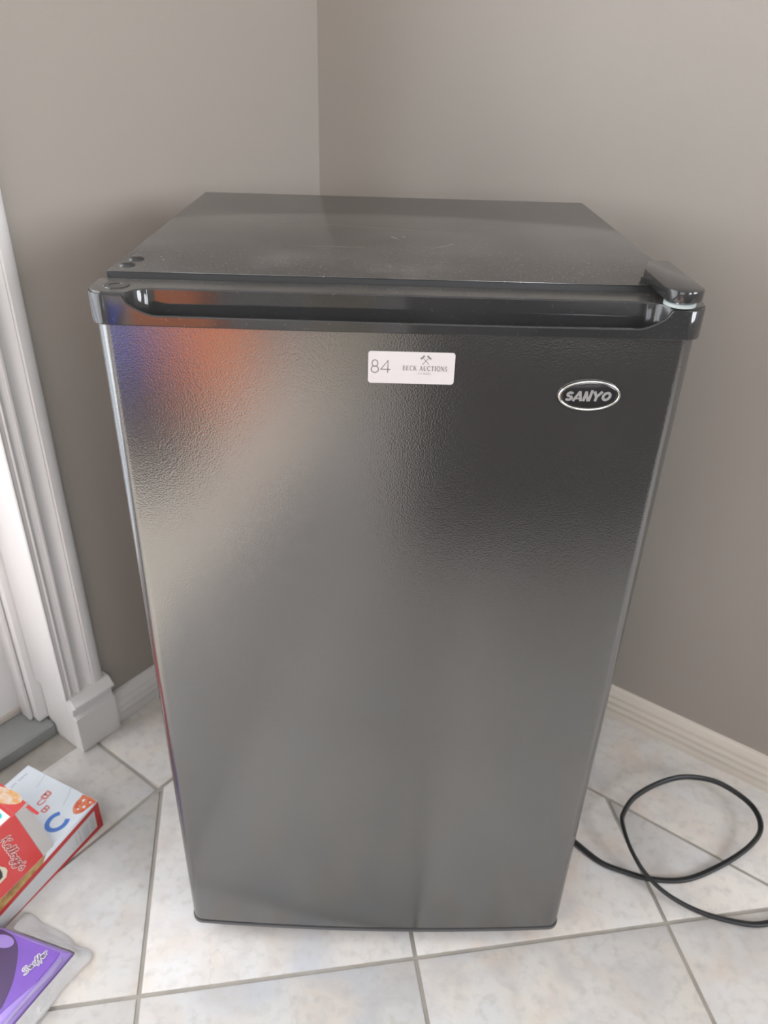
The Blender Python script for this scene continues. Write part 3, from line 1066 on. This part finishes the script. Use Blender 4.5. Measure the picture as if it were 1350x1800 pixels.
for i, p in enumerate(path):
    t = (path[min(i + 1, len(path) - 1)] - path[max(i - 1, 0)]).normalized()
    side = t.cross(Vector((0, 0, 1))).normalized()
    nrm = side.cross(t).normalized()
    row = []
    # flat twin-wire section, tipped on edge a little where the loop lifts
    tip = min(1.0, max(0.0, (p.z - 0.004) / 0.02)) * 0.9 + 0.25
    s2 = side * math.cos(tip) + nrm * math.sin(tip)
    n2 = -side * math.sin(tip) + nrm * math.cos(tip)
    for k in range(NS):
        a = 2 * math.pi * k / NS
        c, s = math.cos(a), math.sin(a)
        hx = 0.0042 * (abs(c) ** 0.7) * (1 if c >= 0 else -1)
        hy = 0.0031 * (abs(s) ** 0.8) * (1 if s >= 0 else -1) * (1 - 0.22 * math.exp(-(c / 0.25) ** 2))
        row.append(bm.verts.new(p + s2 * hx + n2 * hy))
    rows.append(row)
for r0, r1 in zip(rows[:-1], rows[1:]):
    for k in range(NS):
        bm.faces.new([r0[k], r0[(k + 1) % NS], r1[(k + 1) % NS], r1[k]])
bm.faces.new(rows[0]); bm.faces.new(rows[-1])
cord = obj_bm('power_cord', bm, M_cord, None, smooth=60)
cord['label'] = 'black flat power cord looped on the tiles right of the fridge'
cord['category'] = 'cord'

# ================================================================== WHITE CEREAL BOX lying on the floor
AX = Vector((-0.446, -0.895, 0)).normalized()
BX = Vector((-0.895, 0.446, 0)).normalized()
UP = Vector((0, 0, 1))
M_cwhite = mat('cereal_white_card', (0.86, 0.92, 0.98), 0.35, noise=0.06, nscale=14)
M_red = mat('cereal_red_ink', (0.52, 0.030, 0.030), 0.38)
M_redlight = mat('pale_red_ink', (0.75, 0.24, 0.23), 0.4)
M_blue = mat('blue_ink', (0.09, 0.24, 0.68), 0.4)
M_fruit = mat('berry_print', (0.62, 0.07, 0.035), 0.4, noise=1, nscale=160, color2=(0.80, 0.30, 0.16))
M_gold = mat('cereal_print', (0.30, 0.15, 0.04), 0.4, noise=1, nscale=90, color2=(0.55, 0.38, 0.14))
M_panel = mat('panel_print', (0.58, 0.58, 0.58), 0.45)
M_dots = mat('white_ink', (0.85, 0.85, 0.85), 0.4)

WBO = Vector((-0.412, 0.174, 0.0))
WBH, WBW, WBL = 0.0550, 0.143, 0.30
wb = empty('cereal_box', WBO + AX * WBL / 2 + BX * WBW / 2, 'white and red cereal box lying flat on the tiles under the red box', 'box')
bm = bmesh.new()
add_hex(bm, [WBO + UP * 0.0004, WBO + AX * WBL + UP * 0.0004, WBO + AX * WBL + BX * WBW + UP * 0.0004, WBO + BX * WBW + UP * 0.0004,
             WBO + UP * WBH, WBO + AX * WBL + UP * WBH, WBO + AX * WBL + BX * WBW + UP * WBH, WBO + BX * WBW + UP * WBH])
bevel_all(bm, 0.0022, 3)
obj_bm('carton', bm, M_cwhite, wb, smooth=40)
TOPO = WBO + UP * WBH
# on the top, x = -AX?  (ex, ey) chosen so that ex x ey = +Z
def on_top(name, polys, mt, h=0.00012, strokes=None, width=0.001, par=None):
    b_ = bmesh.new()
    for p in polys:
        poly_flat(b_, [(-y, -x) if False else (x, y) for x, y in p], TOPO, AX, BX, 0)
    if strokes: ribbons(b_, strokes, width, TOPO, AX, BX, 0)
    nz = AX.cross(BX).z
    bmesh.ops.translate(b_, verts=b_.verts, vec=UP * h)
    bmesh.ops.recalc_face_normals(b_, faces=b_.faces)
    for f in b_.faces:
        if f.normal.z < 0: f.normal_flip()
    return flat_obj(name, b_, mt, par or wb)


fruit = catmull([(0.0335, 0.0145), (0.027, 0.0225), (0.0183, 0.0258), (0.006, 0.0268), (0.0022, 0.0262), (0.0022, 0.0024), (0.012, 0.0024), (0.0235, 0.0042), (0.031, 0.0085)], 5, True)
on_top('berry_picture', [fruit], M_fruit)
dots = [circ(0.018, 0.010, .0022, .0022, 0, 360, 10)[:-1], circ(0.025, 0.0145, .0016, .0016, 0, 360, 10)[:-1], circ(0.010, 0.019, .0024, .002, 0, 360, 10)[:-1], circ(0.008, 0.008, .0016, .0016, 0, 360, 10)[:-1]]
on_top('berry_dots', dots, M_dots, h=0.0002)
# red letters B U B, read from the far left corner towards the camera
LET = {'B': [[(0, 0), (0, 1), (.45, 1), (.62, .9), (.62, .64), (.45, .52), (0, .52)], [(.45, .52), (.68, .4), (.68, .12), (.48, 0), (0, 0)]],
       'U': [[(0, 1), (0, .25), (.14, .04), (.34, 0), (.54, .04), (.68, .25), (.68, 1)]]}


def letter(ch, a0, b0, size, mt, wd):
    """letter read towards -BX with its top towards -AX"""
    st = [[(a0 - py * size, b0 - px * size) for px, py in s] for s in LET[ch]]
    return on_top('letter', [], mt, strokes=st, width=wd)


letter('B', 0.0345, 0.0775, 0.0120, M_redlight, 0.0030)
letter('U', 0.0460, 0.0745, 0.0105, M_redlight, 0.0022)
letter('B', 0.0520, 0.0590, 0.0100, M_redlight, 0.0024)
# blue ring mark
blue = [(x, y) for x, y in circ(0.0545, 0.0245, 0.0150, 0.0125, -130, 140, 22)]
on_top('blue_mark', [], M_blue, strokes=[blue], width=0.0068)
on_top('blue_mark', [], M_dots, h=0.0003, strokes=[circ(0.0475, 0.0225, .0030, .0026, 0, 360, 12)], width=0.0011)
# small grey line of print near the far edge, fold creases
tiny = [{'w': 0.0010, 'p': [(0.014 + i * 0.0034, 0.1288), (0.0148 + i * 0.0034, 0.1322)]} for i in range(9) if i != 5]
on_top('small_print', [], mat('small_print_ink', (0.30, 0.30, 0.32), 0.5), strokes=tiny)
on_top('crease', [], mat('crease_card', (0.58, 0.62, 0.70), 0.5), strokes=[[(0.0022, 0.1050), (0.013, 0.1010), (0.026, 0.0965)]], width=0.0009)
on_top('crease', [], MATS['crease_card'], strokes=[[(0.0022, 0.0520), (0.014, 0.0450), (0.030, 0.0385)]], width=0.0009)
# golden picture strip along the near edge and a thin red edge
on_top('cereal_picture', [[(0.098, 0.0020), (0.30, 0.0020), (0.30, 0.030), (0.17, 0.026), (0.125, 0.010)]], M_gold)
# printed long side: red border, pale panel with rows of small print
def on_side(name, polys, mt, h, strokes=None, width=.001):
    b_ = bmesh.new()
    O_ = WBO
    for p in polys: poly_flat(b_, p, O_, AX, UP, 0)
    if strokes: ribbons(b_, strokes, width, O_, AX, UP, 0)
    bmesh.ops.translate(b_, verts=b_.verts, vec=-BX * h)
    return flat_obj(name, b_, mt, wb)


ZTOP_ = ((0.0012, 0.0535), (0.0625, 0.0470), (0.1070, 0.0425), (0.1860, 0.0340), (0.2980, 0.0220))


def ztop_at(x):
    for (x0, z0), (x1, z1) in zip(ZTOP_[:-1], ZTOP_[1:]):
        if x <= x1: return z0 + (z1 - z0) * (x - x0) / (x1 - x0)
    return ZTOP_[-1][1]


on_side('side_print', [[(0.0012, 0.0010), (0.298, 0.0006)] + list(reversed(ZTOP_))], M_red, 0.00015)
on_side('cereal_picture', [[(0.0980, 0.0530), (0.1070, 0.0425), (0.1860, 0.0340), (0.2980, 0.0220), (0.2980, 0.0530)]], M_gold, 0.00018)
on_side('side_panel', [[(0.0117, 0.0096), (0.186, 0.0020), (0.298, 0.0012), (0.298, 0.0150), (0.186, 0.0262), (0.0625, 0.0385), (0.0110, 0.0445)]], M_panel, 0.0003)
rows_ = []
rr = random.Random(3)
xx = 0.0175
while xx < 0.295:
    ztop_ = ztop_at(xx) - 0.0115 - rr.random() * 0.006
    zc = 0.0115 - 0.045 * min(xx, 0.19) + rr.random() * 0.003
    while zc < ztop_:
        ln = 0.002 + rr.random() * 0.004
        rows_.append({'w': 0.0006, 'p': [(xx, zc), (xx, min(zc + ln, ztop_ + 0.0005))]})
        zc += ln + 0.0009
    xx += 0.0034 if rr.random() < 0.85 else 0.0075
on_side('small_print', [], mat('panel_ink', (0.24, 0.25, 0.25), 0.5), 0.00045, strokes=rows_)

# ================================================================== RED CEREAL BOX, squashed, resting on the white one
Q = Vector((-0.4575, 0.0789, WBH + 0.0006))
M_redcard = mat('red_card', (0.62, 0.055, 0.055), 0.36, noise=0.08, nscale=20, color2=(0.66, 0.085, 0.08))
M_greycard = mat('grey_card_inside', (0.50, 0.48, 0.46), 0.7, noise=0.06, nscale=40)
rb = empty('cereal_box', Q + AX * 0.1 + BX * 0.07, 'red open cereal box with a grey end flap resting on the white box', 'box')
sect = [(0.0, 0.0), (0.035, 0.065), (0.155, 0.105), (0.168, 0.055), (0.160, 0.0)]


def sp(s, b_, z_): return Q + AX * s + BX * b_ + UP * z_


SLEN = 0.24
bm = bmesh.new()
# card walls: outer and inner shells, open at the far end
th_ = 0.0007
o0 = [bm.verts.new(sp(-0.0015, b_, z_)) for b_, z_ in sect]
o1 = [bm.verts.new(sp(SLEN, b_, z_)) for b_, z_ in sect]
cb_, cz_ = 0.10, 0.05
ins = [(b_ + (cb_ - b_) * 0.012, z_ + (cz_ - z_) * 0.02) for b_, z_ in sect]
i0 = [bm.verts.new(sp(-0.0015, b_, z_)) for b_, z_ in ins]
i1 = [bm.verts.new(sp(SLEN - 0.001, b_, z_)) for b_, z_ in ins]
n = len(sect)
for i in range(n):
    j = (i + 1) % n
    bm.faces.new([o0[i], o0[j], o1[j], o1[i]])
    f = bm.faces.new([i0[i], i1[i], i1[j], i0[j]]); f.material_index = 1
    f = bm.faces.new([o0[i], i0[i], i0[j], o0[j]]); f.material_index = 1
bm.faces.new(o1); f = bm.faces.new(list(reversed(i1))); f.material_index = 1
obj_bm('carton', bm, [M_redcard, M_greycard], rb)
wv = (BX * 0.035 + UP * 0.065).normalized()
uv_ = (BX * 0.12 + UP * 0.04).normalized()
nL = AX.cross(wv) * -1
nL = nL if nL.dot(-BX) > 0 else -nL
nU = AX.cross(uv_)
nU = nU if nU.z > 0 else -nU
FO = sp(0, 0.035, 0.065)


def quad_slab(name, pts, nrm, th, mt, par):
    b_ = bmesh.new()
    prism(b_, pts, nrm * th)
    return obj_bm(name, b_, mt, par)


# grey end flap continuing the lower face, a little bent outwards
fl = [Q + AX * -0.0018 + wv * 0.0005, Q + AX * -0.0018 + wv * 0.0732, Q + AX * -0.0225 + wv * 0.0765 + nL * 0.001, Q + AX * -0.0205 + wv * 0.060 + nL * 0.002, Q + AX * -0.0190 + wv * 0.0015 + nL * 0.002]
quad_slab('end_flap', fl, nL, 0.0006, M_greycard, rb)['label'] = 'grey cardboard end flap'
# red flap continuing the upper face past the opening
fl = [FO + AX * -0.0018 + uv_ * 0.001, FO + AX * -0.0018 + uv_ * 0.125, FO + AX * -0.0195 + uv_ * 0.125, FO + AX * -0.0222 + uv_ * 0.0]
quad_slab('end_flap', fl, nU, 0.0006, M_redcard, rb)
fl = [FO + AX * -0.0222, FO + AX * -0.0222 + uv_ * -0.022, FO + AX * -0.0180 + uv_ * -0.022, FO + AX * -0.0170]
quad_slab('end_flap', fl, -nU, 0.0006, M_redcard, rb)


def on_face(name, O_, ex, ey, nrm, h, mt, polys=(), strokes=None, width=0.001):
    b_ = bmesh.new()
    for p in polys: poly_flat(b_, p, O_, ex, ey, 0)
    if strokes: ribbons(b_, strokes, width, O_, ex, ey, 0)
    bmesh.ops.translate(b_, verts=b_.verts, vec=nrm * h)
    return flat_obj(name, b_, mt, rb)


# upper face: oval picture at the end, white panel with a cyan dot at the fold
pic = circ(-0.0040, 0.034, 0.012, 0.027, 0, 360, 24)[:-1]
pic = [(x - (y - 0.034) * -0.32 - 0.006, y) for x, y in pic]
on_face('picture', FO, AX, uv_, nU, 0.0010, mat('picture_print', (0.72, 0.62, 0.55), 0.4, noise=1, nscale=120, color2=(0.70, 0.36, 0.12)), [pic])
on_face('white_panel', FO, AX, uv_, nU, 0.0004, mat('white_panel_ink', (0.86, 0.88, 0.88), 0.35), [[(0.0042, 0.0022), (0.060, 0.0022), (0.060, 0.050), (0.0042, 0.050)]])
on_face('cyan_dot', FO, AX, uv_, nU, 0.0006, mat('cyan_ink', (0.02, 0.62, 0.68), 0.4), [circ(0.0125, 0.0155, .0042, .0060, 0, 360, 18)[:-1]])
# script word on the lower face; the word runs from the top (fold side) to the bottom, letters upright towards the opening
M_script = mat('script_outline', (0.80, 0.62, 0.58), 0.4)
M_script_in = mat('script_fill', (0.50, 0.055, 0.06), 0.4)
SC = {
    'K': (0.78, [[(.16, 1.0), (.22, 1.06), (.20, .5), (.12, .0), (.02, .02)], [(.72, 1.02), (.62, 1.06), (.40, .68), (.22, .52), (.38, .42), (.52, .08), (.66, -.02), (.80, .1)]]),
    'e': (0.42, [[(.02, .22), (.26, .30), (.32, .48), (.18, .54), (.06, .34), (.12, .04), (.28, .0), (.44, .16)]]),
    'l': (0.32, [[(.0, .14), (.22, .60), (.28, .98), (.16, 1.0), (.10, .5), (.12, .06), (.22, .0), (.34, .14)]]),
    'o': (0.44, [[(.22, .52), (.06, .34), (.12, .04), (.28, .02), (.38, .28), (.26, .52), (.24, .42), (.46, .44)]]),
    'g': (0.46, [[(.36, .46), (.20, .54), (.06, .32), (.14, .06), (.30, .18), (.38, .50), (.34, -.20), (.18, -.46), (.04, -.34), (.24, -.10), (.48, .14)]]),
    "'": (0.16, [[(.10, 1.0), (.06, .76)]]),
    's': (0.36, [[(.0, .14), (.20, .54), (.24, .40), (.30, .12), (.16, -.02), (.02, .06)]]),
    'S': (0.62, [[(.56, .84), (.44, 1.02), (.16, .94), (.12, .66), (.34, .52), (.52, .30), (.40, .02), (.12, -.02), (.0, .14)]]),
    'w': (0.62, [[(.0, .46), (.08, .50), (.10, .10), (.22, .04), (.32, .44), (.34, .08), (.48, .04), (.58, .48), (.64, .44)]]),
    'i': (0.24, [[(.10, .50), (.08, .08), (.16, .0), (.26, .12)], [(.14, .70), (.15, .78)]]),
    'f': (0.34, [[(.0, .14), (.22, .62), (.30, .98), (.20, 1.0), (.14, .5), (.12, -.30), (.04, -.42)], [(.0, .44), (.34, .48)]]),
    'r': (0.40, [[(.0, .42), (.10, .50), (.10, .0)], [(.10, .30), (.22, .52), (.36, .44)]]),
}


def script(text, x0, y0, length, height, shear=0.15):
    tot = sum(SC[c][0] for c in text)
    k = length / tot
    x, out = 0.0, []
    for c in text:
        adv, st = SC[c]
        for s in st:
            p = [(x0 + (x + px) * k + shear * py * height, y0 + py * height) for px, py in s]
            out.append(catmull(p, 4) if len(p) > 2 else p)
        x += adv
    return out


kell = script("Kellogg's", 0.0, 0.0, 0.0530, 0.0115)
KO = Q + AX * 0.0315 + wv * 0.0615
on_face('lettering', KO, -wv, -AX, nL, 0.0006, M_script, strokes=kell, width=0.0033)
on_face('lettering', KO, -wv, -AX, nL, 0.0009, M_script_in, strokes=kell, width=0.0013)
# pale badge shape near the left lower edge of the same face
on_face('white_badge', Q, AX, wv, nL, 0.0006, mat('badge_cream_ink', (0.72, 0.66, 0.52), 0.4),
        [[(0.0440, 0.0275), (0.0440, 0.0225), (0.0495, 0.0170), (0.075, 0.0160), (0.075, 0.038), (0.0490, 0.0355)]])
on_face('black_mark', Q, AX, wv, nL, 0.0008, mat('black_ink', (0.05, 0.045, 0.045), 0.4), [[(0.0505, 0.0255), (0.053, 0.0205), (0.066, 0.0200), (0.066, 0.0300), (0.0500, 0.0330)]])

# ================================================================== PURPLE WIPES PACK in a clear bag
S0 = Vector((-0.3823, -0.0323, 0.0))
M_pur = mat('purple_film', (0.235, 0.105, 0.56), 0.22, noise=0.15, nscale=18, coat=0.4)
M_purlight = mat('light_purple_film', (0.40, 0.27, 0.72), 0.25, noise=0.1, nscale=25, coat=0.3)
M_purdark = mat('dark_purple_print', (0.085, 0.045, 0.135), 0.35)
M_purmid = mat('mottled_purple_print', (0.135, 0.06, 0.26), 0.35, noise=0.25, nscale=120)
M_bag = mat('clear_bag_film', (0.86, 0.85, 0.85), 0.18, alpha=0.66, bump=0.7, bscale=60, bdist=0.004, coat=0.5)
M_slot = mat('glossy_blister', (0.36, 0.30, 0.56), 0.1, coat=0.6)
pk = empty('wipes_pack', S0 + AX * 0.06 + BX * 0.05, 'purple packet of dusting wipes in a clear plastic bag on the tiles', 'packet')
PH = 0.030


def pp(b_, a_, z_): return S0 + BX * b_ + AX * a_ + UP * z_


bm = bmesh.new()
outer = [(0.0, 0.0), (0.0958, 0.0158), (0.112, 0.019), (0.112, 0.155), (0.0, 0.155)]
top_in = [(0.0085, 0.0085), (0.0940, 0.0205), (0.107, 0.023), (0.107, 0.150), (0.0085, 0.150)]
lo = [bm.verts.new(pp(b_, a_, 0.0025)) for b_, a_ in outer]
mi = [bm.verts.new(pp(b_ + 0.001, a_ + 0.001, PH - 0.006)) for b_, a_ in outer]
hi = [bm.verts.new(pp(b_, a_, PH)) for b_, a_ in top_in]
n = len(lo)
bm.faces.new(lo); bm.faces.new(hi)
for i in range(n):
    j = (i + 1) % n
    bm.faces.new([lo[i], lo[j], mi[j], mi[i]]); bm.faces.new([mi[i], mi[j], hi[j], hi[i]])
bevel_all(bm, 0.0015, 2, angle=0.5)
obj_bm('tray', bm, M_purlight, pk, smooth=50)


def on_pack(name, polys, mt, h, strokes=None, width=0.001):
    b_ = bmesh.new()
    for p in polys: poly_flat(b_, p, S0 + UP * PH, BX, AX, 0)
    if strokes: ribbons(b_, strokes, width, S0 + UP * PH, BX, AX, 0)
    bmesh.ops.translate(b_, verts=b_.verts, vec=UP * h)
    bmesh.ops.recalc_face_normals(b_, faces=b_.faces)
    return flat_obj(name, b_, mt, pk)


bm = bmesh.new()
prism(bm, [pp(b_, a_, PH - 0.0005) for b_, a_ in ((0.0105, 0.0105), (0.0900, 0.0225), (0.106, 0.0255), (0.106, 0.149), (0.0200, 0.149), (0.0170, 0.0900), (0.0085, 0.0500), (0.0085, 0.0200))], UP * 0.0015)
bevel_all(bm, 0.0004, 1)
obj_bm('cover', bm, M_pur, pk)
ringo = catmull([(0.0985, 0.0230), (0.0800, 0.0225), (0.0640, 0.0290), (0.0500, 0.0420), (0.0330, 0.0642), (0.0235, 0.0839), (0.0205, 0.0959), (0.0205, 0.12), (0.0205, 0.148)], 4)
on_pack('handle_print', [ringo + [(0.105, 0.148), (0.105, 0.026)]], M_purdark, 0.0012)
inn = catmull([(0.0640, 0.0560), (0.0480, 0.0720), (0.0330, 0.0980), (0.0300, 0.148)], 4)
on_pack('mottled_print', [[(0.104, 0.0600), (0.085, 0.0500)] + inn + [(0.104, 0.148)]], M_purmid, 0.0014)
ell = [(0.0850 + 0.0125 * math.cos(t) * 1.15 + 0.004 * math.sin(t), 0.0335 + 0.0085 * math.sin(t)) for t in [2 * math.pi * i / 24 for i in range(24)]]
on_pack('handle_hole', [ell], M_purlight, 0.0015)
# blister slot along the right edge
bm = bmesh.new()
sl = [(0.0075, 0.0125), (0.0020, 0.0140), (-0.0005, 0.0350), (0.0020, 0.0600), (0.0035, 0.1480), (0.0160, 0.1480), (0.0160, 0.0900), (0.0085, 0.0530)]
prism(bm, [pp(b_ + 0.001, a_, PH - 0.006) for b_, a_ in sl], UP * 0.0045)
bevel_all(bm, 0.0012, 2)
obj_bm('blister', bm, M_slot, pk, smooth=50)
sw_s = script('Swiffer', 0.0, 0.0, 0.0335, 0.0078, shear=0.2)
SWO = S0 + BX * 0.0275 + AX * 0.0510 + UP * PH
ex_ = (BX * (0.0225 - 0.0275) + AX * (0.0195 - 0.0510)).normalized()
ey_ = UP.cross(ex_)
b_ = bmesh.new(); ribbons(b_, sw_s, 0.0030, SWO, ex_, ey_, 0.0018); flat_obj('lettering', b_, M_dots, pk)
b_ = bmesh.new(); ribbons(b_, sw_s, 0.0010, SWO, ex_, ey_, 0.0021); flat_obj('lettering', b_, mat('violet_ink', (0.25, 0.18, 0.36), 0.4), pk)

# clear bag: crumpled film around the tray, lying on the tiles
bag_out = [(-0.4730, 0.0300), (-0.4640, 0.0310), (-0.4540, 0.0262), (-0.4442, 0.0174), (-0.4270, 0.0120), (-0.4129, 0.0040), (-0.3985, -0.0020), (-0.3915, -0.0125),
           (-0.3840, -0.0144), (-0.3652, -0.0162), (-0.3634, -0.0287), (-0.3700, -0.0370), (-0.3745, -0.0433), (-0.3885, -0.0645), (-0.3930, -0.0848), (-0.4056, -0.1077), (-0.43, -0.152), (-0.455, -0.19)]
tray_ring = [(0.094, 0.014), (0.082, 0.012), (0.070, 0.010), (0.056, 0.0075), (0.042, 0.0055), (0.028, 0.003), (0.014, 0.001), (0.004, -0.001),
             (-0.001, -0.001), (-0.0015, 0.001), (-0.0015, 0.006), (-0.0015, 0.016), (-0.0015, 0.028), (-0.0015, 0.046), (-0.0015, 0.066), (-0.0015, 0.092), (-0.0015, 0.125), (-0.0015, 0.154)]
rb_ = random.Random(11)
bm = bmesh.new()
LV = 5
rows = []
for i, (po, ti) in enumerate(zip(bag_out, tray_ring)):
    pi_ = pp(ti[0], ti[1], 0.022)
    poV = Vector((po[0], po[1], 0.0035 + 0.006 * rb_.random()))
    row = []
    for k in range(LV + 1):
        t = k / LV
        p = pi_.lerp(poV, t)
        p.z = 0.022 * (1 - t) ** 1.3 + poV.z * t ** 0.8 + (0.0035 * (rb_.random() - 0.4) if 0 < k < LV else 0)
        row.append(bm.verts.new(p))
    # the film turns under at its edge
    q = poV + (pi_ - poV) * 0.06
    q.z = 0.0008
    row.append(bm.verts.new(q))
    rows.append(row)
for r0, r1 in zip(rows[:-1], rows[1:]):
    for k in range(LV + 1):
        bm.faces.new([r0[k], r0[k + 1], r1[k + 1], r1[k]])
bag = obj_bm('clear_bag', bm, M_bag, pk, smooth=40)
bag['label'] = 'clear crumpled plastic bag'
md = bag.modifiers.new('thickness', 'SOLIDIFY'); md.thickness = 0.0004
md = bag.modifiers.new('soften', 'SUBSURF'); md.levels = 1; md.render_levels = 2

# ================================================================== STAND-INS BEHIND THE CAMERA, added to shape the soft reflections in the fridge door
M_wood = mat('standin_wood', (0.035, 0.022, 0.016), 0.4, noise=0.4, nscale=6)
M_tote = mat('blue_plastic', (0.05, 0.11, 0.75), 0.35)
M_orange = mat('orange_plastic', (1.0, 0.27, 0.07), 0.4)
M_creamp = mat('cream_plastic', (0.80, 0.70, 0.50), 0.4)
M_carton = mat('standin_card', (0.035, 0.022, 0.016), 0.7, noise=0.2, nscale=10)


def local_box(par, name, x0, x1, y0, y1, z0, z1, mt, bev=0.004, rot=0.0):
    b_ = bmesh.new()
    box_xyz(b_, x0, x1, y0, y1, z0, z1)
    bevel_all(b_, bev, 2)
    me = bpy.data.meshes.new(name)
    bmesh.ops.recalc_face_normals(b_, faces=b_.faces)
    b_.to_mesh(me); b_.free()
    me.materials.append(mt)
    return link(name, me, par, 40)


def tub(par, name, w, d, h, mt, taper=0.9, t=0.004):
    """open tapered tub with a rolled rim, centred on the parent's base"""
    b_ = bmesh.new()
    prof = [(0.0, taper, 0.0005), (0.0, 1.0, h), (0.006, 1.0, h), (0.006, 1.0, h - 0.012), (-t, 1.0, h - 0.004), (-t, taper, t)]
    prev = None
    for off, k, z in prof:
        cur = []
        hw, hd, r = w / 2 * k + off, d / 2 * k + off, 0.03
        for cx, cy, a0 in ((hw - r, hd - r, 0), (-hw + r, hd - r, 90), (-hw + r, -hd + r, 180), (hw - r, -hd + r, 270)):
            cur += [b_.verts.new((x, y, z)) for x, y in arc(cx, cy, r, a0, a0 + 90, 4)]
        if prev is None: b_.faces.new(cur)
        else:
            n_ = len(cur)
            for a in range(n_): b_.faces.new([prev[a], prev[(a + 1) % n_], cur[(a + 1) % n_], cur[a]])
        prev = cur
    b_.faces.new(prev)
    bmesh.ops.recalc_face_normals(b_, faces=b_.faces)
    me = bpy.data.meshes.new(name)
    b_.to_mesh(me); b_.free()
    me.materials.append(mt)
    return link(name, me, par, 40)


sb_ = empty('standin_cabinet', (0.56, -1.14, 0), 'low dark wooden cabinet added behind the camera, standing in for a person mirrored in the fridge door', 'standin_cabinet')  # added in place of the person whose legs darken the door's reflection
local_box(sb_, 'body', -0.50, 0.50, -0.19, 0.19, 0.06, 0.56, M_wood)
local_box(sb_, 'top', -0.52, 0.52, -0.21, 0.21, 0.561, 0.585, M_wood)
for x0 in (-0.49, 0.005):
    d_ = local_box(sb_, 'door', x0, x0 + 0.485, 0.1905, 0.208, 0.08, 0.54, M_wood)
    local_box(d_, 'handle', x0 + (0.43 if x0 < -0.1 else 0.04), x0 + (0.445 if x0 < -0.1 else 0.055), 0.2085, 0.225, 0.26, 0.38, M_chrome, 0.002)
for lx in (-0.44, 0.44):
    for ly in (-0.15, 0.15):
        local_box(sb_, 'leg', lx - 0.025, lx + 0.025, ly - 0.025, ly + 0.025, 0.0005, 0.0595, M_wood)
tt = empty('standin_tub', (-1.14, -1.80, 0), 'blue plastic stand-in tub added behind the camera for the blue reflection at the left edge of the fridge door', 'tub')  # unseen tubs, added only for their coloured reflections in the door
tub(tt, 'bin', 0.40, 0.32, 0.26, M_tote)
tt = empty('standin_tub', (-0.74, -1.98, 0), 'orange plastic stand-in tub added behind the camera for the orange reflection at the upper left of the fridge door', 'tub')
tub(tt, 'bin', 0.32, 0.30, 0.40, M_orange)
tt = empty('standin_tub', (-0.15, -2.06, 0), 'cream plastic stand-in tub added behind the camera for the cream reflection left of the sticker', 'tub')
tub(tt, 'bin', 0.22, 0.22, 0.32, M_creamp)
ct = empty('carton', (-0.93, -1.36, 0), 'dark brown stand-in carton added behind the camera for the dark reflection at the left of the door', 'box')  # unseen dark block, added for the dark wedge reflected in the door
ct.rotation_euler.z = 0.15
local_box(ct, 'body', -0.24, 0.24, -0.20, 0.20, 0.0005, 0.15, M_carton)
